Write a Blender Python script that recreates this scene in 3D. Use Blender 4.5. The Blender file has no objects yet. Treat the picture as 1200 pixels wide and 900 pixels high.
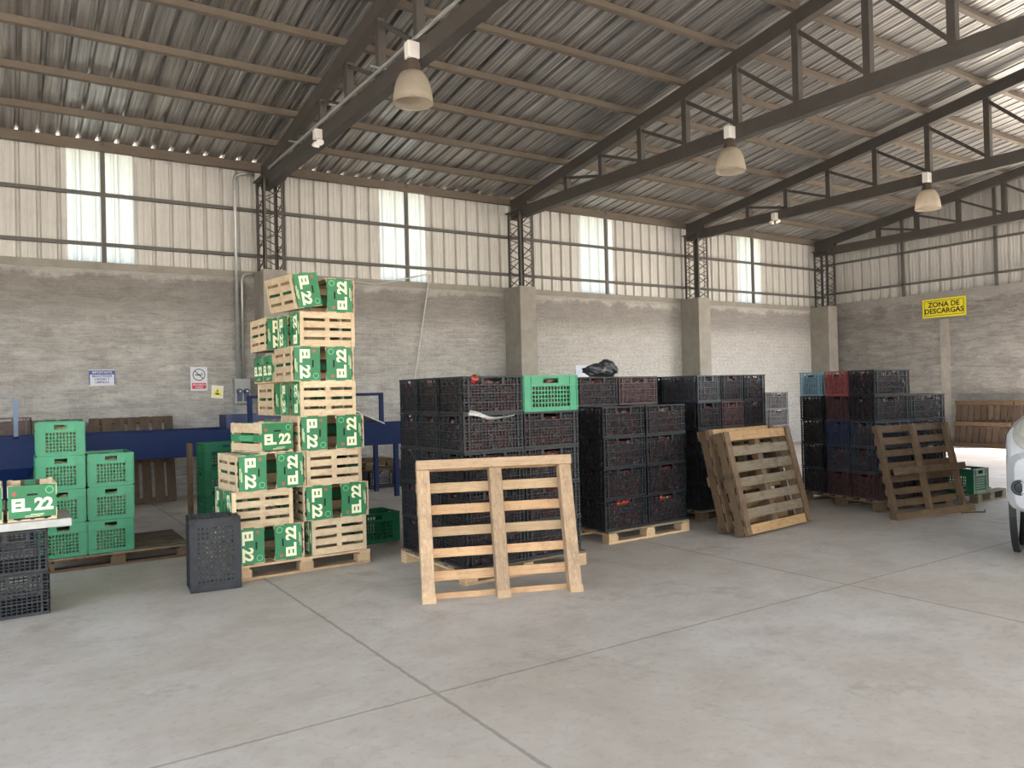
import bpy, bmesh, math, random
from mathutils import Vector, Matrix, noise
random.seed(7)
R = math.radians
scene = bpy.context.scene
COL = scene.collection

# ------------------------------------------------------------------ helpers
def link(o, parent=None):
    COL.objects.link(o)
    if parent is not None:
        o.parent = parent
    return o

class MB:
    def __init__(s):
        s.v = []; s.f = []; s.mi = []; s.cur = 0
    def add(s, vs, fs):
        b = len(s.v)
        s.v += [tuple(p) for p in vs]
        for f in fs:
            s.f.append(tuple(b + i for i in f)); s.mi.append(s.cur)
        return s
    def box(s, x0, x1, y0, y1, z0, z1, M=None):
        vs = [Vector((x, y, z)) for z in (z0, z1) for y in (y0, y1) for x in (x0, x1)]
        if M is not None: vs = [M @ p for p in vs]
        return s.add(vs, [(0, 2, 3, 1), (4, 5, 7, 6), (0, 1, 5, 4), (2, 6, 7, 3), (0, 4, 6, 2), (1, 3, 7, 5)])
    def bar(s, p, q, w, h, up=(0, 0, 1)):
        p, q = Vector(p), Vector(q); d = (q - p)
        L = d.length; d.normalize()
        a = d.cross(Vector(up))
        if a.length < 1e-5: a = d.cross(Vector((0, 1, 0)))
        a.normalize(); b = a.cross(d)
        M = Matrix((( d.x, a.x, b.x, p.x), (d.y, a.y, b.y, p.y), (d.z, a.z, b.z, p.z), (0, 0, 0, 1)))
        return s.box(0, L, -w / 2, w / 2, -h / 2, h / 2, M)
    def tube(s, pts, r, n=8, cap=True):
        pts = [Vector(p) for p in pts]; rings = []
        ref = None
        for i, p in enumerate(pts):
            d = (pts[min(i + 1, len(pts) - 1)] - pts[max(i - 1, 0)]).normalized()
            if ref is None:
                ref = d.orthogonal().normalized()
            ref = (ref - d * ref.dot(d)).normalized()
            c = d.cross(ref)
            rr = r[i] if isinstance(r, (list, tuple)) else r
            rings.append([p + (ref * math.cos(2 * math.pi * k / n) + c * math.sin(2 * math.pi * k / n)) * rr for k in range(n)])
        vs = [q for ring in rings for q in ring]; fs = []
        for i in range(len(rings) - 1):
            for k in range(n):
                k2 = (k + 1) % n
                fs.append((i * n + k, i * n + k2, (i + 1) * n + k2, (i + 1) * n + k))
        if cap:
            fs.append(tuple(range(n - 1, -1, -1))); fs.append(tuple((len(rings) - 1) * n + k for k in range(n)))
        return s.add(vs, fs)
    def lathe(s, prof, n=24, c=(0, 0, 0), axis='z', close=True):
        vs = []; fs = []
        for r, z in prof:
            for k in range(n):
                a = 2 * math.pi * k / n
                x, y = r * math.cos(a), r * math.sin(a)
                p = (x, y, z) if axis == 'z' else ((z, x, y) if axis == 'x' else (x, z, y))
                vs.append((p[0] + c[0], p[1] + c[1], p[2] + c[2]))
        for i in range(len(prof) - 1):
            for k in range(n):
                k2 = (k + 1) % n
                fs.append((i * n + k, i * n + k2, (i + 1) * n + k2, (i + 1) * n + k))
        if close:
            fs.append(tuple(range(n - 1, -1, -1))); fs.append(tuple((len(prof) - 1) * n + k for k in range(n)))
        return s.add(vs, fs)
    def mesh(s, name, mats, smooth=False):
        me = bpy.data.meshes.new(name)
        me.from_pydata(s.v, [], s.f)
        if not isinstance(mats, (list, tuple)): mats = [mats]
        for m in mats: me.materials.append(m)
        if len(mats) > 1: me.polygons.foreach_set('material_index', s.mi)
        if smooth: me.polygons.foreach_set('use_smooth', [True] * len(me.polygons))
        bm = bmesh.new(); bm.from_mesh(me); bmesh.ops.recalc_face_normals(bm, faces=bm.faces); bm.to_mesh(me); bm.free()
        me.update()
        return me
    def build(s, name, mats, parent=None, smooth=False, bevel=0, subsurf=0):
        o = link(bpy.data.objects.new(name, s.mesh(name, mats, smooth)), parent)
        if bevel:
            m = o.modifiers.new('bevel', 'BEVEL'); m.width = bevel; m.segments = 2; m.limit_method = 'ANGLE'
        if subsurf:
            m = o.modifiers.new('sub', 'SUBSURF'); m.levels = m.render_levels = subsurf
        return o

def tag(o, label, cat, group=None, kind=None):
    if label: o['label'] = label
    if cat: o['category'] = cat
    if group: o['group'] = group
    if kind: o['kind'] = kind
    return o

def struct(o):
    o['kind'] = 'structure'
    return o

def thing(name, label, cat, loc=(0, 0, 0), rot=None, group=None, M=None):
    o = link(bpy.data.objects.new(name, None))
    o.empty_display_size = .1
    if M is not None: o.matrix_basis = M
    else:
        o.location = loc
        if rot is not None: o.rotation_euler = rot
    return tag(o, label, cat, group)

def inst(name, mesh, parent, M=None):
    o = link(bpy.data.objects.new(name, mesh), parent)
    if M is not None: o.matrix_basis = M
    return o

def children_of(o): return KIDS.get(o.name, [])

def copy_tree(root, M=None, loc=None, rot=None, label=None, group=None, mats=None):
    """copy a thing, its parts and their sub-parts; MATS swaps materials by making the object slots point at another material"""
    def cp(o, parent):
        c = o.copy(); COL.objects.link(c)
        if parent is not None:
            c.parent = parent; c.matrix_basis = o.matrix_basis.copy()
        for ch in list(o.children): cp(ch, c)
        if mats and o.type == 'MESH':
            for sl in c.material_slots:
                if sl.material and sl.material.name in mats:
                    m = mats[sl.material.name]
                    sl.link = 'OBJECT'; sl.material = m
        return c
    c = cp(root, None)
    if M is not None: c.matrix_basis = M
    else:
        c.location = loc
        if rot is not None: c.rotation_euler = rot
    if label: c['label'] = label
    if group: c['group'] = group
    return c

def TM(loc, yaw=0, rx=0, ry=0):
    return Matrix.Translation(Vector(loc)) @ Matrix.Rotation(yaw, 4, 'Z') @ Matrix.Rotation(ry, 4, 'Y') @ Matrix.Rotation(rx, 4, 'X')

def basis(o, ex, ey, ez):
    ex, ey, ez = Vector(ex), Vector(ey), Vector(ez)
    return Matrix(((ex.x, ey.x, ez.x, o[0]), (ex.y, ey.y, ez.y, o[1]), (ex.z, ey.z, ez.z, o[2]), (0, 0, 0, 1)))

# ------------------------------------------------------------------ materials
class NT:
    def __init__(s, name):
        s.m = bpy.data.materials.new(name); s.m.use_nodes = True
        s.t = s.m.node_tree; s.t.nodes.clear()
        s.out = s.t.nodes.new('ShaderNodeOutputMaterial')
    def n(s, typ, **kw):
        nd = s.t.nodes.new(typ)
        for k, v in kw.items():
            if k == 'inp':
                for kk, vv in v.items():
                    if isinstance(vv, bpy.types.NodeSocket): s.t.links.new(vv, nd.inputs[kk])
                    else: nd.inputs[kk].default_value = vv
            else: setattr(nd, k, v)
        return nd
    def link(s, a, b): s.t.links.new(a, b)
    def math(s, op, a, b=None, c=None, clamp=False):
        nd = s.t.nodes.new('ShaderNodeMath'); nd.operation = op; nd.use_clamp = clamp
        for i, v in enumerate((a, b, c)):
            if v is None: continue
            if isinstance(v, bpy.types.NodeSocket): s.link(v, nd.inputs[i])
            else: nd.inputs[i].default_value = v
        return nd.outputs[0]
    def mix(s, f, a, b, mode='MIX'):
        nd = s.t.nodes.new('ShaderNodeMix'); nd.data_type = 'RGBA'; nd.blend_type = mode; nd.clamp_factor = True
        for sock, v in ((nd.inputs[0], f), (nd.inputs[6], a), (nd.inputs[7], b)):
            if isinstance(v, bpy.types.NodeSocket): s.link(v, sock)
            elif isinstance(v, (tuple, list)): sock.default_value = (*v, 1) if len(v) == 3 else v
            else: sock.default_value = v
        return nd.outputs[2]
    def ramp(s, f, stops):
        nd = s.t.nodes.new('ShaderNodeValToRGB'); s.link(f, nd.inputs[0])
        cr = nd.color_ramp
        while len(cr.elements) < len(stops): cr.elements.new(.5)
        for e, (p, c) in zip(cr.elements, stops):
            e.position = p; e.color = (*c, 1) if isinstance(c, tuple) else (c, c, c, 1)
        return nd.outputs[0]
    def noise(s, vec, scale, detail=4, rough=.55, dist=0):
        nd = s.n('ShaderNodeTexNoise', inp={'Scale': scale, 'Detail': detail, 'Roughness': rough, 'Distortion': dist})
        if vec is not None: s.link(vec, nd.inputs['Vector'])
        return nd.outputs[0]
    def map(s, vec, scale=(1, 1, 1), loc=(0, 0, 0)):
        nd = s.n('ShaderNodeMapping'); s.link(vec, nd.inputs['Vector'])
        nd.inputs['Scale'].default_value = scale
        if isinstance(loc, bpy.types.NodeSocket): s.link(loc, nd.inputs['Location'])
        else: nd.inputs['Location'].default_value = loc
        return nd.outputs[0]
    def bsdf(s, color, rough=.6, metal=0, bump=None, bstr=.3, bdist=.01, spec=.5, **kw):
        b = s.n('ShaderNodeBsdfPrincipled')
        for k, v in (('Base Color', color), ('Roughness', rough), ('Metallic', metal), ('Specular IOR Level', spec)):
            if isinstance(v, bpy.types.NodeSocket): s.link(v, b.inputs[k])
            elif isinstance(v, tuple): b.inputs[k].default_value = (*v, 1) if len(v) == 3 else v
            else: b.inputs[k].default_value = v
        for k, v in kw.items(): b.inputs[k.replace('_', ' ')].default_value = v
        if bump is not None:
            bp = s.n('ShaderNodeBump', inp={'Strength': bstr, 'Distance': bdist}); s.link(bump, bp.inputs['Height'])
            s.link(bp.outputs[0], b.inputs['Normal'])
        s.link(b.outputs[0], s.out.inputs[0])
        return b
    def pos(s): return s.n('ShaderNodeNewGeometry').outputs['Position']
    def tc(s, k): return s.n('ShaderNodeTexCoord').outputs[k]
    def rnd(s): return s.n('ShaderNodeObjectInfo').outputs['Random']

def hexlin(r, g, b):
    f = lambda c: ((c / 255 + .055) / 1.055) ** 2.4 if c > 10 else c / 255 / 12.92
    return (f(r), f(g), f(b))

def m_wood(name, a, b, dark, stain=.5, rough=.75):
    t = NT(name); g = t.tc('Generated'); r = t.rnd()
    off = t.n('ShaderNodeCombineXYZ', inp={0: t.math('MULTIPLY', r, 37.), 1: t.math('MULTIPLY', r, 91.), 2: t.math('MULTIPLY', r, 53.)}).outputs[0]
    v = t.map(g, (2.2, 5, 5), off)
    n1 = t.noise(v, 2.2, 6, .6, 1.2)
    obj = t.map(t.tc('Object'), (1, 1, 1), off)
    n2 = t.noise(obj, 9, 5, .65)
    n3 = t.noise(obj, 55, 3, .6)
    c = t.mix(t.ramp(n1, [(.32, 0.), (.68, 1.)]), a, b)
    c = t.mix(t.math('MULTIPLY', t.ramp(n2, [(.5, 0.), (.72, 1.)]), stain), c, dark)
    c = t.mix(t.math('MULTIPLY', t.ramp(n3, [(.55, 0.), (.75, 1.)]), stain * .6), c, dark)
    hv = t.n('ShaderNodeHueSaturation'); t.link(c, hv.inputs['Color'])
    hv.inputs['Saturation'].default_value = .95
    t.link(t.math('ADD', t.math('MULTIPLY', r, .4), .8), hv.inputs['Value'])
    t.bsdf(hv.outputs[0], rough, bump=n1, bstr=.15, bdist=.004, spec=.25)
    return t.m

def m_plain(name, c, rough=.5, metal=0, var=.15, scale=8, dirt=None, dirtf=.3, spec=.5, rvar=.0):
    t = NT(name); p = t.tc('Object')
    n = t.noise(p, scale, 5, .6)
    cc = t.mix(t.ramp(n, [(.3, 0.), (.7, 1.)]), tuple(x * (1 - var) for x in c), tuple(min(1, x * (1 + var)) for x in c))
    if dirt:
        n2 = t.noise(p, scale * 2.7, 6, .7)
        cc = t.mix(t.math('MULTIPLY', t.ramp(n2, [(.48, 0.), (.72, 1.)]), dirtf), cc, dirt)
    if rvar:
        hv = t.n('ShaderNodeHueSaturation'); t.link(cc, hv.inputs['Color'])
        t.link(t.math('ADD', t.math('MULTIPLY', t.rnd(), rvar), 1 - rvar / 2), hv.inputs['Value']); cc = hv.outputs[0]
    t.bsdf(cc, rough, metal, spec=spec)
    return t.m

def m_wall(name, axis):
    """rough grey brick wall smeared with mortar, darker damp band and pale smear under its top, paler further along"""
    t = NT(name); p = t.pos()
    sep = t.n('ShaderNodeSeparateXYZ'); t.link(p, sep.inputs[0])
    u = sep.outputs['X'] if axis == 'x' else sep.outputs['Y']; z = sep.outputs['Z']
    uv = t.n('ShaderNodeCombineXYZ', inp={0: u, 1: z, 2: 0.}).outputs[0]
    warp = t.n('ShaderNodeTexNoise', inp={'Scale': 3., 'Detail': 3.}); t.link(uv, warp.inputs['Vector'])
    wv = t.n('ShaderNodeVectorMath', operation='MULTIPLY_ADD'); t.link(warp.outputs['Color'], wv.inputs[0]); wv.inputs[1].default_value = (.05, .05, 0); t.link(uv, wv.inputs[2])
    br = t.n('ShaderNodeTexBrick', inp={'Scale': 1., 'Mortar Size': .014, 'Mortar Smooth': .5, 'Brick Width': .27, 'Row Height': .088, 'Bias': 0.,
                                       'Color1': (.0, .0, .0, 1), 'Color2': (1, 1, 1, 1), 'Mortar': (.5, .5, .5, 1)})
    t.link(wv.outputs[0], br.inputs['Vector'])
    fac = br.outputs['Fac']; bc = br.outputs['Color']
    n_big = t.noise(uv, .55, 4, .6); n_mid = t.noise(uv, 2.6, 6, .65); n_fine = t.noise(t.map(uv, (1, 2.2, 1)), 14, 6, .7)
    n_str = t.noise(t.map(uv, (.8, 3.6, 1)), 2.4, 7, .72, .9)
    base = t.mix(t.ramp(n_mid, [(.3, 0.), (.7, 1.)]), hexlin(158, 153, 148), hexlin(198, 193, 187))
    base = t.mix(t.math('MULTIPLY', t.ramp(n_str, [(.42, 0.), (.62, 1.)]), .62), base, hexlin(132, 123, 116))
    bvis = t.ramp(t.math('DIVIDE', t.math('ADD', u, t.math('MULTIPLY', t.math('SUBTRACT', n_big, .5), 8.)), 18.), [(.2, .5), (.55, 1.)]) if axis == 'x' else .2
    base = t.mix(t.math('MULTIPLY', t.math('MULTIPLY', bc, .3), bvis), base, hexlin(176, 162, 150))
    base = t.mix(t.math('MULTIPLY', t.math('MULTIPLY', fac, .3), bvis), base, hexlin(210, 206, 200))
    base = t.mix(t.math('MULTIPLY', t.ramp(n_fine, [(.52, 0.), (.75, 1.)]), .45), base, hexlin(112, 104, 98))
    base = t.mix(t.math('MULTIPLY', t.ramp(n_fine, [(.25, 1.), (.42, 0.)]), .4), base, hexlin(222, 218, 212))
    if axis == 'x':
        w = t.math('ADD', u, t.math('MULTIPLY', t.math('SUBTRACT', n_big, .5), 7.))
        wm = t.math('MULTIPLY', t.ramp(t.math('DIVIDE', w, 18.), [(.3, 0.), (.62, 1.)]), t.ramp(t.math('DIVIDE', z, 4.), [(.55, 1.), (.88, .35)]))
        base = t.mix(t.math('MULTIPLY', wm, .5), base, t.mix(t.ramp(n_fine, [(.4, 0.), (.6, 1.)]), hexlin(232, 229, 224), hexlin(196, 190, 182)))
    zz = t.math('ADD', z, t.math('MULTIPLY', t.math('SUBTRACT', n_mid, .5), .55))
    band = t.ramp(t.math('DIVIDE', zz, 4.), [(.66, 0.), (.755, 1.), (.83, 1.), (.848, 0.)])
    base = t.mix(t.math('MULTIPLY', band, .5 if axis == 'x' else .25), base, hexlin(116, 104, 96))
    zs = t.math('ADD', z, t.math('MULTIPLY', t.math('SUBTRACT', t.noise(uv, 5, 5, .7), .5), .35))
    top = t.ramp(t.math('DIVIDE', zs, 4.), [(.845, 0.), (.865, 1.)])
    base = t.mix(t.math('MULTIPLY', top, .6), base, hexlin(178, 171, 163))
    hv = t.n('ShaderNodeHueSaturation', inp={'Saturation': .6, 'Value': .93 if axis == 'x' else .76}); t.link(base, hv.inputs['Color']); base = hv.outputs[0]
    hh = t.math('ADD', t.math('MULTIPLY', t.math('MULTIPLY', fac, -.45), bvis), t.math('ADD', t.math('MULTIPLY', n_fine, .8), t.math('MULTIPLY', n_str, .8)))
    t.bsdf(base, .95, bump=hh, bstr=.75, bdist=.03, spec=.15)
    return t.m

def m_floor():
    t = NT('concrete_floor'); p = t.pos()
    sep = t.n('ShaderNodeSeparateXYZ'); t.link(p, sep.inputs[0]); x, y = sep.outputs[0], sep.outputs[1]
    n1 = t.noise(p, .5, 5, .6); n2 = t.noise(p, 2.4, 7, .65); n3 = t.noise(p, 18, 6, .7); n4 = t.noise(t.map(p, (1.2, 2.0, 1)), 3, 7, .75, .8)
    c = t.mix(t.ramp(n1, [(.32, 0.), (.68, 1.)]), hexlin(188, 176, 162), hexlin(212, 204, 196))
    c = t.mix(t.math('MULTIPLY', t.ramp(n2, [(.45, 0.), (.7, 1.)]), .6), c, hexlin(174, 160, 146))
    c = t.mix(t.math('MULTIPLY', t.ramp(n4, [(.55, 0.), (.75, 1.)]), .5), c, hexlin(212, 208, 203))
    c = t.mix(t.math('MULTIPLY', t.ramp(n3, [(.52, 0.), (.74, 1.)]), .4), c, hexlin(146, 134, 122))
    n5 = t.noise(p, 1.3, 8, .75, .4)
    c = t.mix(t.math('MULTIPLY', t.ramp(n5, [(.56, 0.), (.66, 1.)]), .5), c, hexlin(150, 138, 124))
    # saw-cut joints of the slab
    wob = t.math('MULTIPLY', t.math('SUBTRACT', t.noise(p, 12, 4), .5), .02)
    dx = t.math('ABSOLUTE', t.math('SUBTRACT', t.math('PINGPONG', t.math('ADD', t.math('SUBTRACT', x, 2.29 - 345), wob), 1.7225), 0.))
    dy = t.math('ABSOLUTE', t.math('ADD', t.math('SUBTRACT', y, 3.485), wob))
    wx = t.math('ADD', .004, t.math('MULTIPLY', n3, .014))
    jx = t.math('LESS_THAN', dx, wx); jy = t.math('LESS_THAN', dy, t.math('ADD', .005, t.math('MULTIPLY', n3, .007)))
    j = t.math('MAXIMUM', jx, jy)
    c = t.mix(t.math('MULTIPLY', j, .45), c, hexlin(92, 84, 78))
    rough = t.math('ADD', .42, t.math('MULTIPLY', n2, .3))
    h = t.math('SUBTRACT', t.math('MULTIPLY', n3, .35), j)
    t.bsdf(c, rough, bump=h, bstr=.25, bdist=.01, spec=.35)
    return t.m

def m_metal(name, c, metal, rough, streak=.25, axis=(6, .35, 1)):
    t = NT(name); p = t.pos()
    n1 = t.noise(t.map(p, axis), 2.0, 5, .6); n2 = t.noise(p, 3.2, 5, .65)
    cc = t.mix(t.ramp(n1, [(.3, 0.), (.7, 1.)]), tuple(v * (1 - streak) for v in c), tuple(min(1, v * (1 + streak)) for v in c))
    cc = t.mix(t.math('MULTIPLY', t.ramp(n2, [(.5, 0.), (.75, 1.)]), .25), cc, tuple(v * .6 for v in c))
    t.bsdf(cc, t.math('ADD', rough - .08, t.math('MULTIPLY', n2, .16)), metal)
    return t.m

def m_translucent(name, c):
    t = NT(name); p = t.pos()
    n = t.noise(t.map(p, (5, 1, .5)), 3, 4, .6)
    cc = t.mix(t.ramp(n, [(.3, 0.), (.7, 1.)]), tuple(v * .86 for v in c), c)
    a = t.n('ShaderNodeBsdfTranslucent'); t.link(cc, a.inputs[0])
    b = t.n('ShaderNodeBsdfDiffuse'); t.link(cc, b.inputs[0])
    mx = t.n('ShaderNodeMixShader'); mx.inputs[0].default_value = .3
    t.link(a.outputs[0], mx.inputs[1]); t.link(b.outputs[0], mx.inputs[2]); t.link(mx.outputs[0], t.out.inputs[0])
    return t.m

def m_fruit(name, stops):
    t = NT(name); p = t.pos()
    v = t.n('ShaderNodeTexVoronoi', inp={'Scale': 16.}); t.link(p, v.inputs['Vector'])
    sp = t.n('ShaderNodeSeparateColor'); t.link(v.outputs['Color'], sp.inputs[0])
    c = t.ramp(sp.outputs[0], stops)
    h = t.math('SUBTRACT', 1., v.outputs['Distance'])
    t.bsdf(c, .4, bump=h, bstr=1., bdist=.05)
    return t.m

WOOD_NEW = m_wood('pale_pine', hexlin(196, 168, 130), hexlin(166, 132, 98), hexlin(120, 88, 62), .35)
WOOD_CRATE = m_wood('crate_pine', hexlin(208, 190, 156), hexlin(194, 162, 128), hexlin(146, 106, 80), .38)
WOOD_PALLET = m_wood('fresh_pallet_wood', hexlin(196, 158, 116), hexlin(164, 124, 88), hexlin(104, 76, 54), .45)
WOOD_PALLET2 = m_wood('greyed_pallet_wood', hexlin(178, 150, 118), hexlin(146, 118, 92), hexlin(96, 76, 60), .55)
WOOD_GREY = m_wood('weathered_wood', hexlin(132, 118, 98), hexlin(102, 88, 70), hexlin(58, 48, 40), .6)
WOOD_OLD = m_wood('old_brown_wood', hexlin(116, 94, 70), hexlin(88, 68, 50), hexlin(50, 38, 30), .6)
WOOD_YEL = m_wood('yellow_wood', hexlin(178, 142, 96), hexlin(148, 112, 74), hexlin(86, 62, 42), .5)
WOOD_RED = m_wood('reddish_wood', hexlin(94, 78, 64), hexlin(76, 60, 50), hexlin(46, 38, 33), .6)
PL_BLACK = m_plain('black_plastic', hexlin(27, 29, 34), .5, var=.25, scale=5, dirt=hexlin(70, 70, 72), dirtf=.3, spec=.35, rvar=.5)
PL_GREEN = m_plain('green_plastic', hexlin(34, 132, 92), .4, var=.12, scale=4, dirt=hexlin(90, 150, 118), dirtf=.3, rvar=.1)
PL_DGREEN = m_plain('dark_green_plastic', hexlin(22, 100, 66), .42, var=.12, scale=4, dirt=hexlin(60, 120, 90), dirtf=.3)
PL_BLUE = m_plain('blue_plastic', hexlin(30, 42, 68), .45, var=.15, scale=4, dirt=hexlin(90, 100, 120), dirtf=.3)
PL_LBLUE = m_plain('light_blue_plastic', hexlin(110, 142, 156), .45, var=.1, scale=4, dirt=hexlin(110, 130, 140), dirtf=.3)
PL_RED = m_plain('red_plastic', hexlin(130, 66, 66), .45, var=.1, scale=4, dirt=hexlin(140, 90, 90), dirtf=.3)
PL_GREY = m_plain('grey_plastic', hexlin(48, 52, 60), .45, var=.15, scale=4, dirt=hexlin(120, 120, 120), dirtf=.3)
PL_MAROON = m_plain('maroon_plastic', hexlin(62, 40, 42), .45, var=.2, scale=4, dirt=hexlin(100, 80, 76), dirtf=.3)
PL_BROWN = m_plain('brown_plastic', hexlin(84, 66, 66), .5, var=.2, scale=4)
LABEL_GREEN = m_plain('green_print', hexlin(40, 118, 74), .55, var=.12, scale=10, dirt=hexlin(84, 134, 98), dirtf=.25, rvar=.15)
LABEL_CREAM = m_plain('cream_print', hexlin(240, 236, 200), .6, var=.05)
LABEL_RING = m_plain('pale_green_print', hexlin(120, 190, 140), .6, var=.05)
LABEL_BLOT = m_plain('red_brown_print', hexlin(150, 84, 74), .6, var=.3, scale=30)
DARK = m_plain('slot_shade_black', (.01, .01, .01), .9)
STEEL = m_plain('dark_painted_steel', hexlin(74, 70, 66), .55, var=.15, scale=3, dirt=hexlin(96, 88, 80), dirtf=.3)
PURLIN = m_plain('brown_primed_steel', hexlin(112, 102, 90), .6, .0, var=.12, scale=2, dirt=hexlin(104, 90, 78), dirtf=.45)
GIRT = m_plain('grey_steel_girt', hexlin(92, 90, 86), .6, var=.1)
ROOF = m_metal('galvanised_roof', (.43, .42, .405), .8, .38, .5, (9, .25, 1))
SIDING = m_metal('pale_siding', hexlin(200, 198, 193), .15, .55, .08, (9, 9, .4))
SKYL = m_translucent('translucent_sheet', (.315, .33, .30)); ROOFL = m_translucent('added_translucent_sheet', (.66, .66, .64))
CONC = m_plain('grey_concrete', hexlin(150, 145, 138), .9, var=.12, scale=2.5, dirt=hexlin(120, 112, 104), dirtf=.45, spec=.2)
FLOOR = m_floor()
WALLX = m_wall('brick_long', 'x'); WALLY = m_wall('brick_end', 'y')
GROUND = m_plain('dusty_ground', hexlin(196, 184, 166), .95, var=.15, scale=.4, spec=.1)
BLUE = m_plain('blue_painted_steel', hexlin(5, 28, 70), .55, var=.15, scale=3, dirt=hexlin(20, 42, 80), dirtf=.3, spec=.25)
LTBLUE = m_plain('pale_blue_steel', hexlin(70, 86, 108), .35, .4, var=.1)
BELT = m_plain('dark_belt', hexlin(40, 40, 44), .8)
GALV = m_plain('galvanised_pipe', hexlin(178, 180, 178), .4, .5, var=.1)
WHITEPL = m_plain('white_box_plastic', hexlin(238, 234, 228), .5, var=.04)
GREYBOX = m_plain('grey_box_plastic', hexlin(150, 152, 152), .5, var=.06)
NAVY = m_plain('navy_plastic', hexlin(28, 40, 84), .4)
PAPER = m_plain('white_paper', hexlin(206, 208, 216), .8, var=.03)
SIGNBLUE = m_plain('sign_blue', hexlin(70, 84, 150), .6, var=.05)
SIGNRED = m_plain('sign_red', hexlin(196, 50, 56), .6, var=.05)
SIGNYEL = m_plain('sign_yellow', hexlin(228, 216, 50), .5, var=.04)
SIGNBLK = m_plain('sign_black', hexlin(40, 36, 20), .6, var=.05)
CREAMPL = m_plain('cream_card', hexlin(226, 222, 200), .7, var=.05)
BALLAST = m_plain('dark_lamp_housing', hexlin(78, 68, 60), .5)
FRUITS = m_fruit('dark_red_produce', [(0., hexlin(74, 34, 32)), (.4, hexlin(86, 40, 36)), (.6, hexlin(46, 34, 34)), (.8, hexlin(54, 42, 36)), (1., hexlin(96, 38, 36))])
PEPPER = m_plain('red_pepper_skin', hexlin(150, 36, 30), .25, var=.15)
STEMG = m_plain('pepper_stem', hexlin(70, 110, 50), .6)
BAG = m_plain('black_bag_plastic', hexlin(46, 48, 52), .35, var=.3, scale=20)
CARW = m_plain('white_car_paint', hexlin(188, 188, 192), .25, var=.02)
CARBLK = m_plain('black_trim', hexlin(30, 30, 32), .5)
RUBBER = m_plain('tyre_rubber', hexlin(34, 34, 34), .85)
CHROME = m_plain('chrome', (.7, .7, .7), .12, 1., var=.02)
def m_glass(name, c, rough=.05, alpha=.0):
    t = NT(name); n = t.noise(t.tc('Object'), 6, 3)
    t.bsdf(t.mix(n, tuple(v * .95 for v in c), c), rough, Transmission_Weight=.85, IOR=1.45)
    return t.m
CARGLASS = m_plain('tinted_glass', hexlin(30, 36, 40), .05)
LENS = m_plain('headlamp_lens', hexlin(210, 208, 198), .08, .3, var=.25, scale=14)
def m_prism():
    t = NT('prismatic_acrylic'); n = t.noise(t.tc('Object'), 14, 4)
    w = t.n('ShaderNodeTexWave', inp={'Scale': 26.}); t.link(t.tc('Object'), w.inputs['Vector'])
    c = t.mix(n, hexlin(226, 218, 204), hexlin(200, 192, 178))
    a = t.n('ShaderNodeBsdfTranslucent'); t.link(c, a.inputs[0])
    b = t.n('ShaderNodeBsdfPrincipled'); t.link(c, b.inputs['Base Color']); b.inputs['Roughness'].default_value = .25
    tr = t.n('ShaderNodeBsdfTransparent'); tr.inputs[0].default_value = (.9, .87, .82, 1)
    m1 = t.n('ShaderNodeMixShader'); m1.inputs[0].default_value = .5; t.link(a.outputs[0], m1.inputs[1]); t.link(b.outputs[0], m1.inputs[2])
    m2 = t.n('ShaderNodeMixShader'); m2.inputs[0].default_value = .42; t.link(m1.outputs[0], m2.inputs[1]); t.link(tr.outputs[0], m2.inputs[2])
    t.link(m2.outputs[0], t.out.inputs[0])
    return t.m
PRISM = m_prism()

# ------------------------------------------------------------------ text
def text_mesh(txt, size, mat, offset=0., extrude=.0008, spacing=1., align='CENTER', line=1.):
    cu = bpy.data.curves.new('lettering', 'FONT'); cu.body = txt; cu.size = size; cu.extrude = extrude; cu.offset = offset
    cu.align_x = align; cu.align_y = 'CENTER'; cu.space_character = spacing; cu.space_line = line
    cu.resolution_u = 3
    ob = bpy.data.objects.new('tmp', cu); COL.objects.link(ob)
    dg = bpy.context.evaluated_depsgraph_get()
    me = bpy.data.meshes.new_from_object(ob.evaluated_get(dg)); me.name = 'lettering'
    bpy.data.objects.remove(ob); bpy.data.curves.remove(cu)
    me.materials.clear(); me.materials.append(mat)
    return me

# ------------------------------------------------------------------ the building
X0, X1, Y0, Y1 = -6.3, 18.65, -11.9, 12.87
RIDGE = .5
def roofz(y):
    return 5.75 + .148 * (10.14 - y) if y >= RIDGE else 5.75 + .148 * (10.14 - (2 * RIDGE - y))

mb = MB(); mb.box(X0 - .3, X1 + 1.5, Y0 - 1.2, Y1 + .3, -.2, 0)
struct(mb.build('floor', FLOOR))
mb = MB(); mb.box(-90, 90, -90, 90, -.3, -.06)
struct(mb.build('ground', GROUND))
# long brick wall and end brick wall
mb = MB(); mb.box(X0 - .2, X1 + .2, Y1, Y1 + .2, 0, 3.55); w_left = struct(mb.build('wall_left', WALLX))
DOOR0, DOOR1, DOORZ = -3.5, 7.7, 4.85
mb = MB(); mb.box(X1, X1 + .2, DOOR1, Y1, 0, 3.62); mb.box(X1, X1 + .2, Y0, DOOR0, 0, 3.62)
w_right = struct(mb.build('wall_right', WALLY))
mb = MB(); mb.box(X0 - .2, X0, 7.5, Y1, 0, 3.55); w_back = struct(mb.build('wall_back', WALLY))

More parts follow.
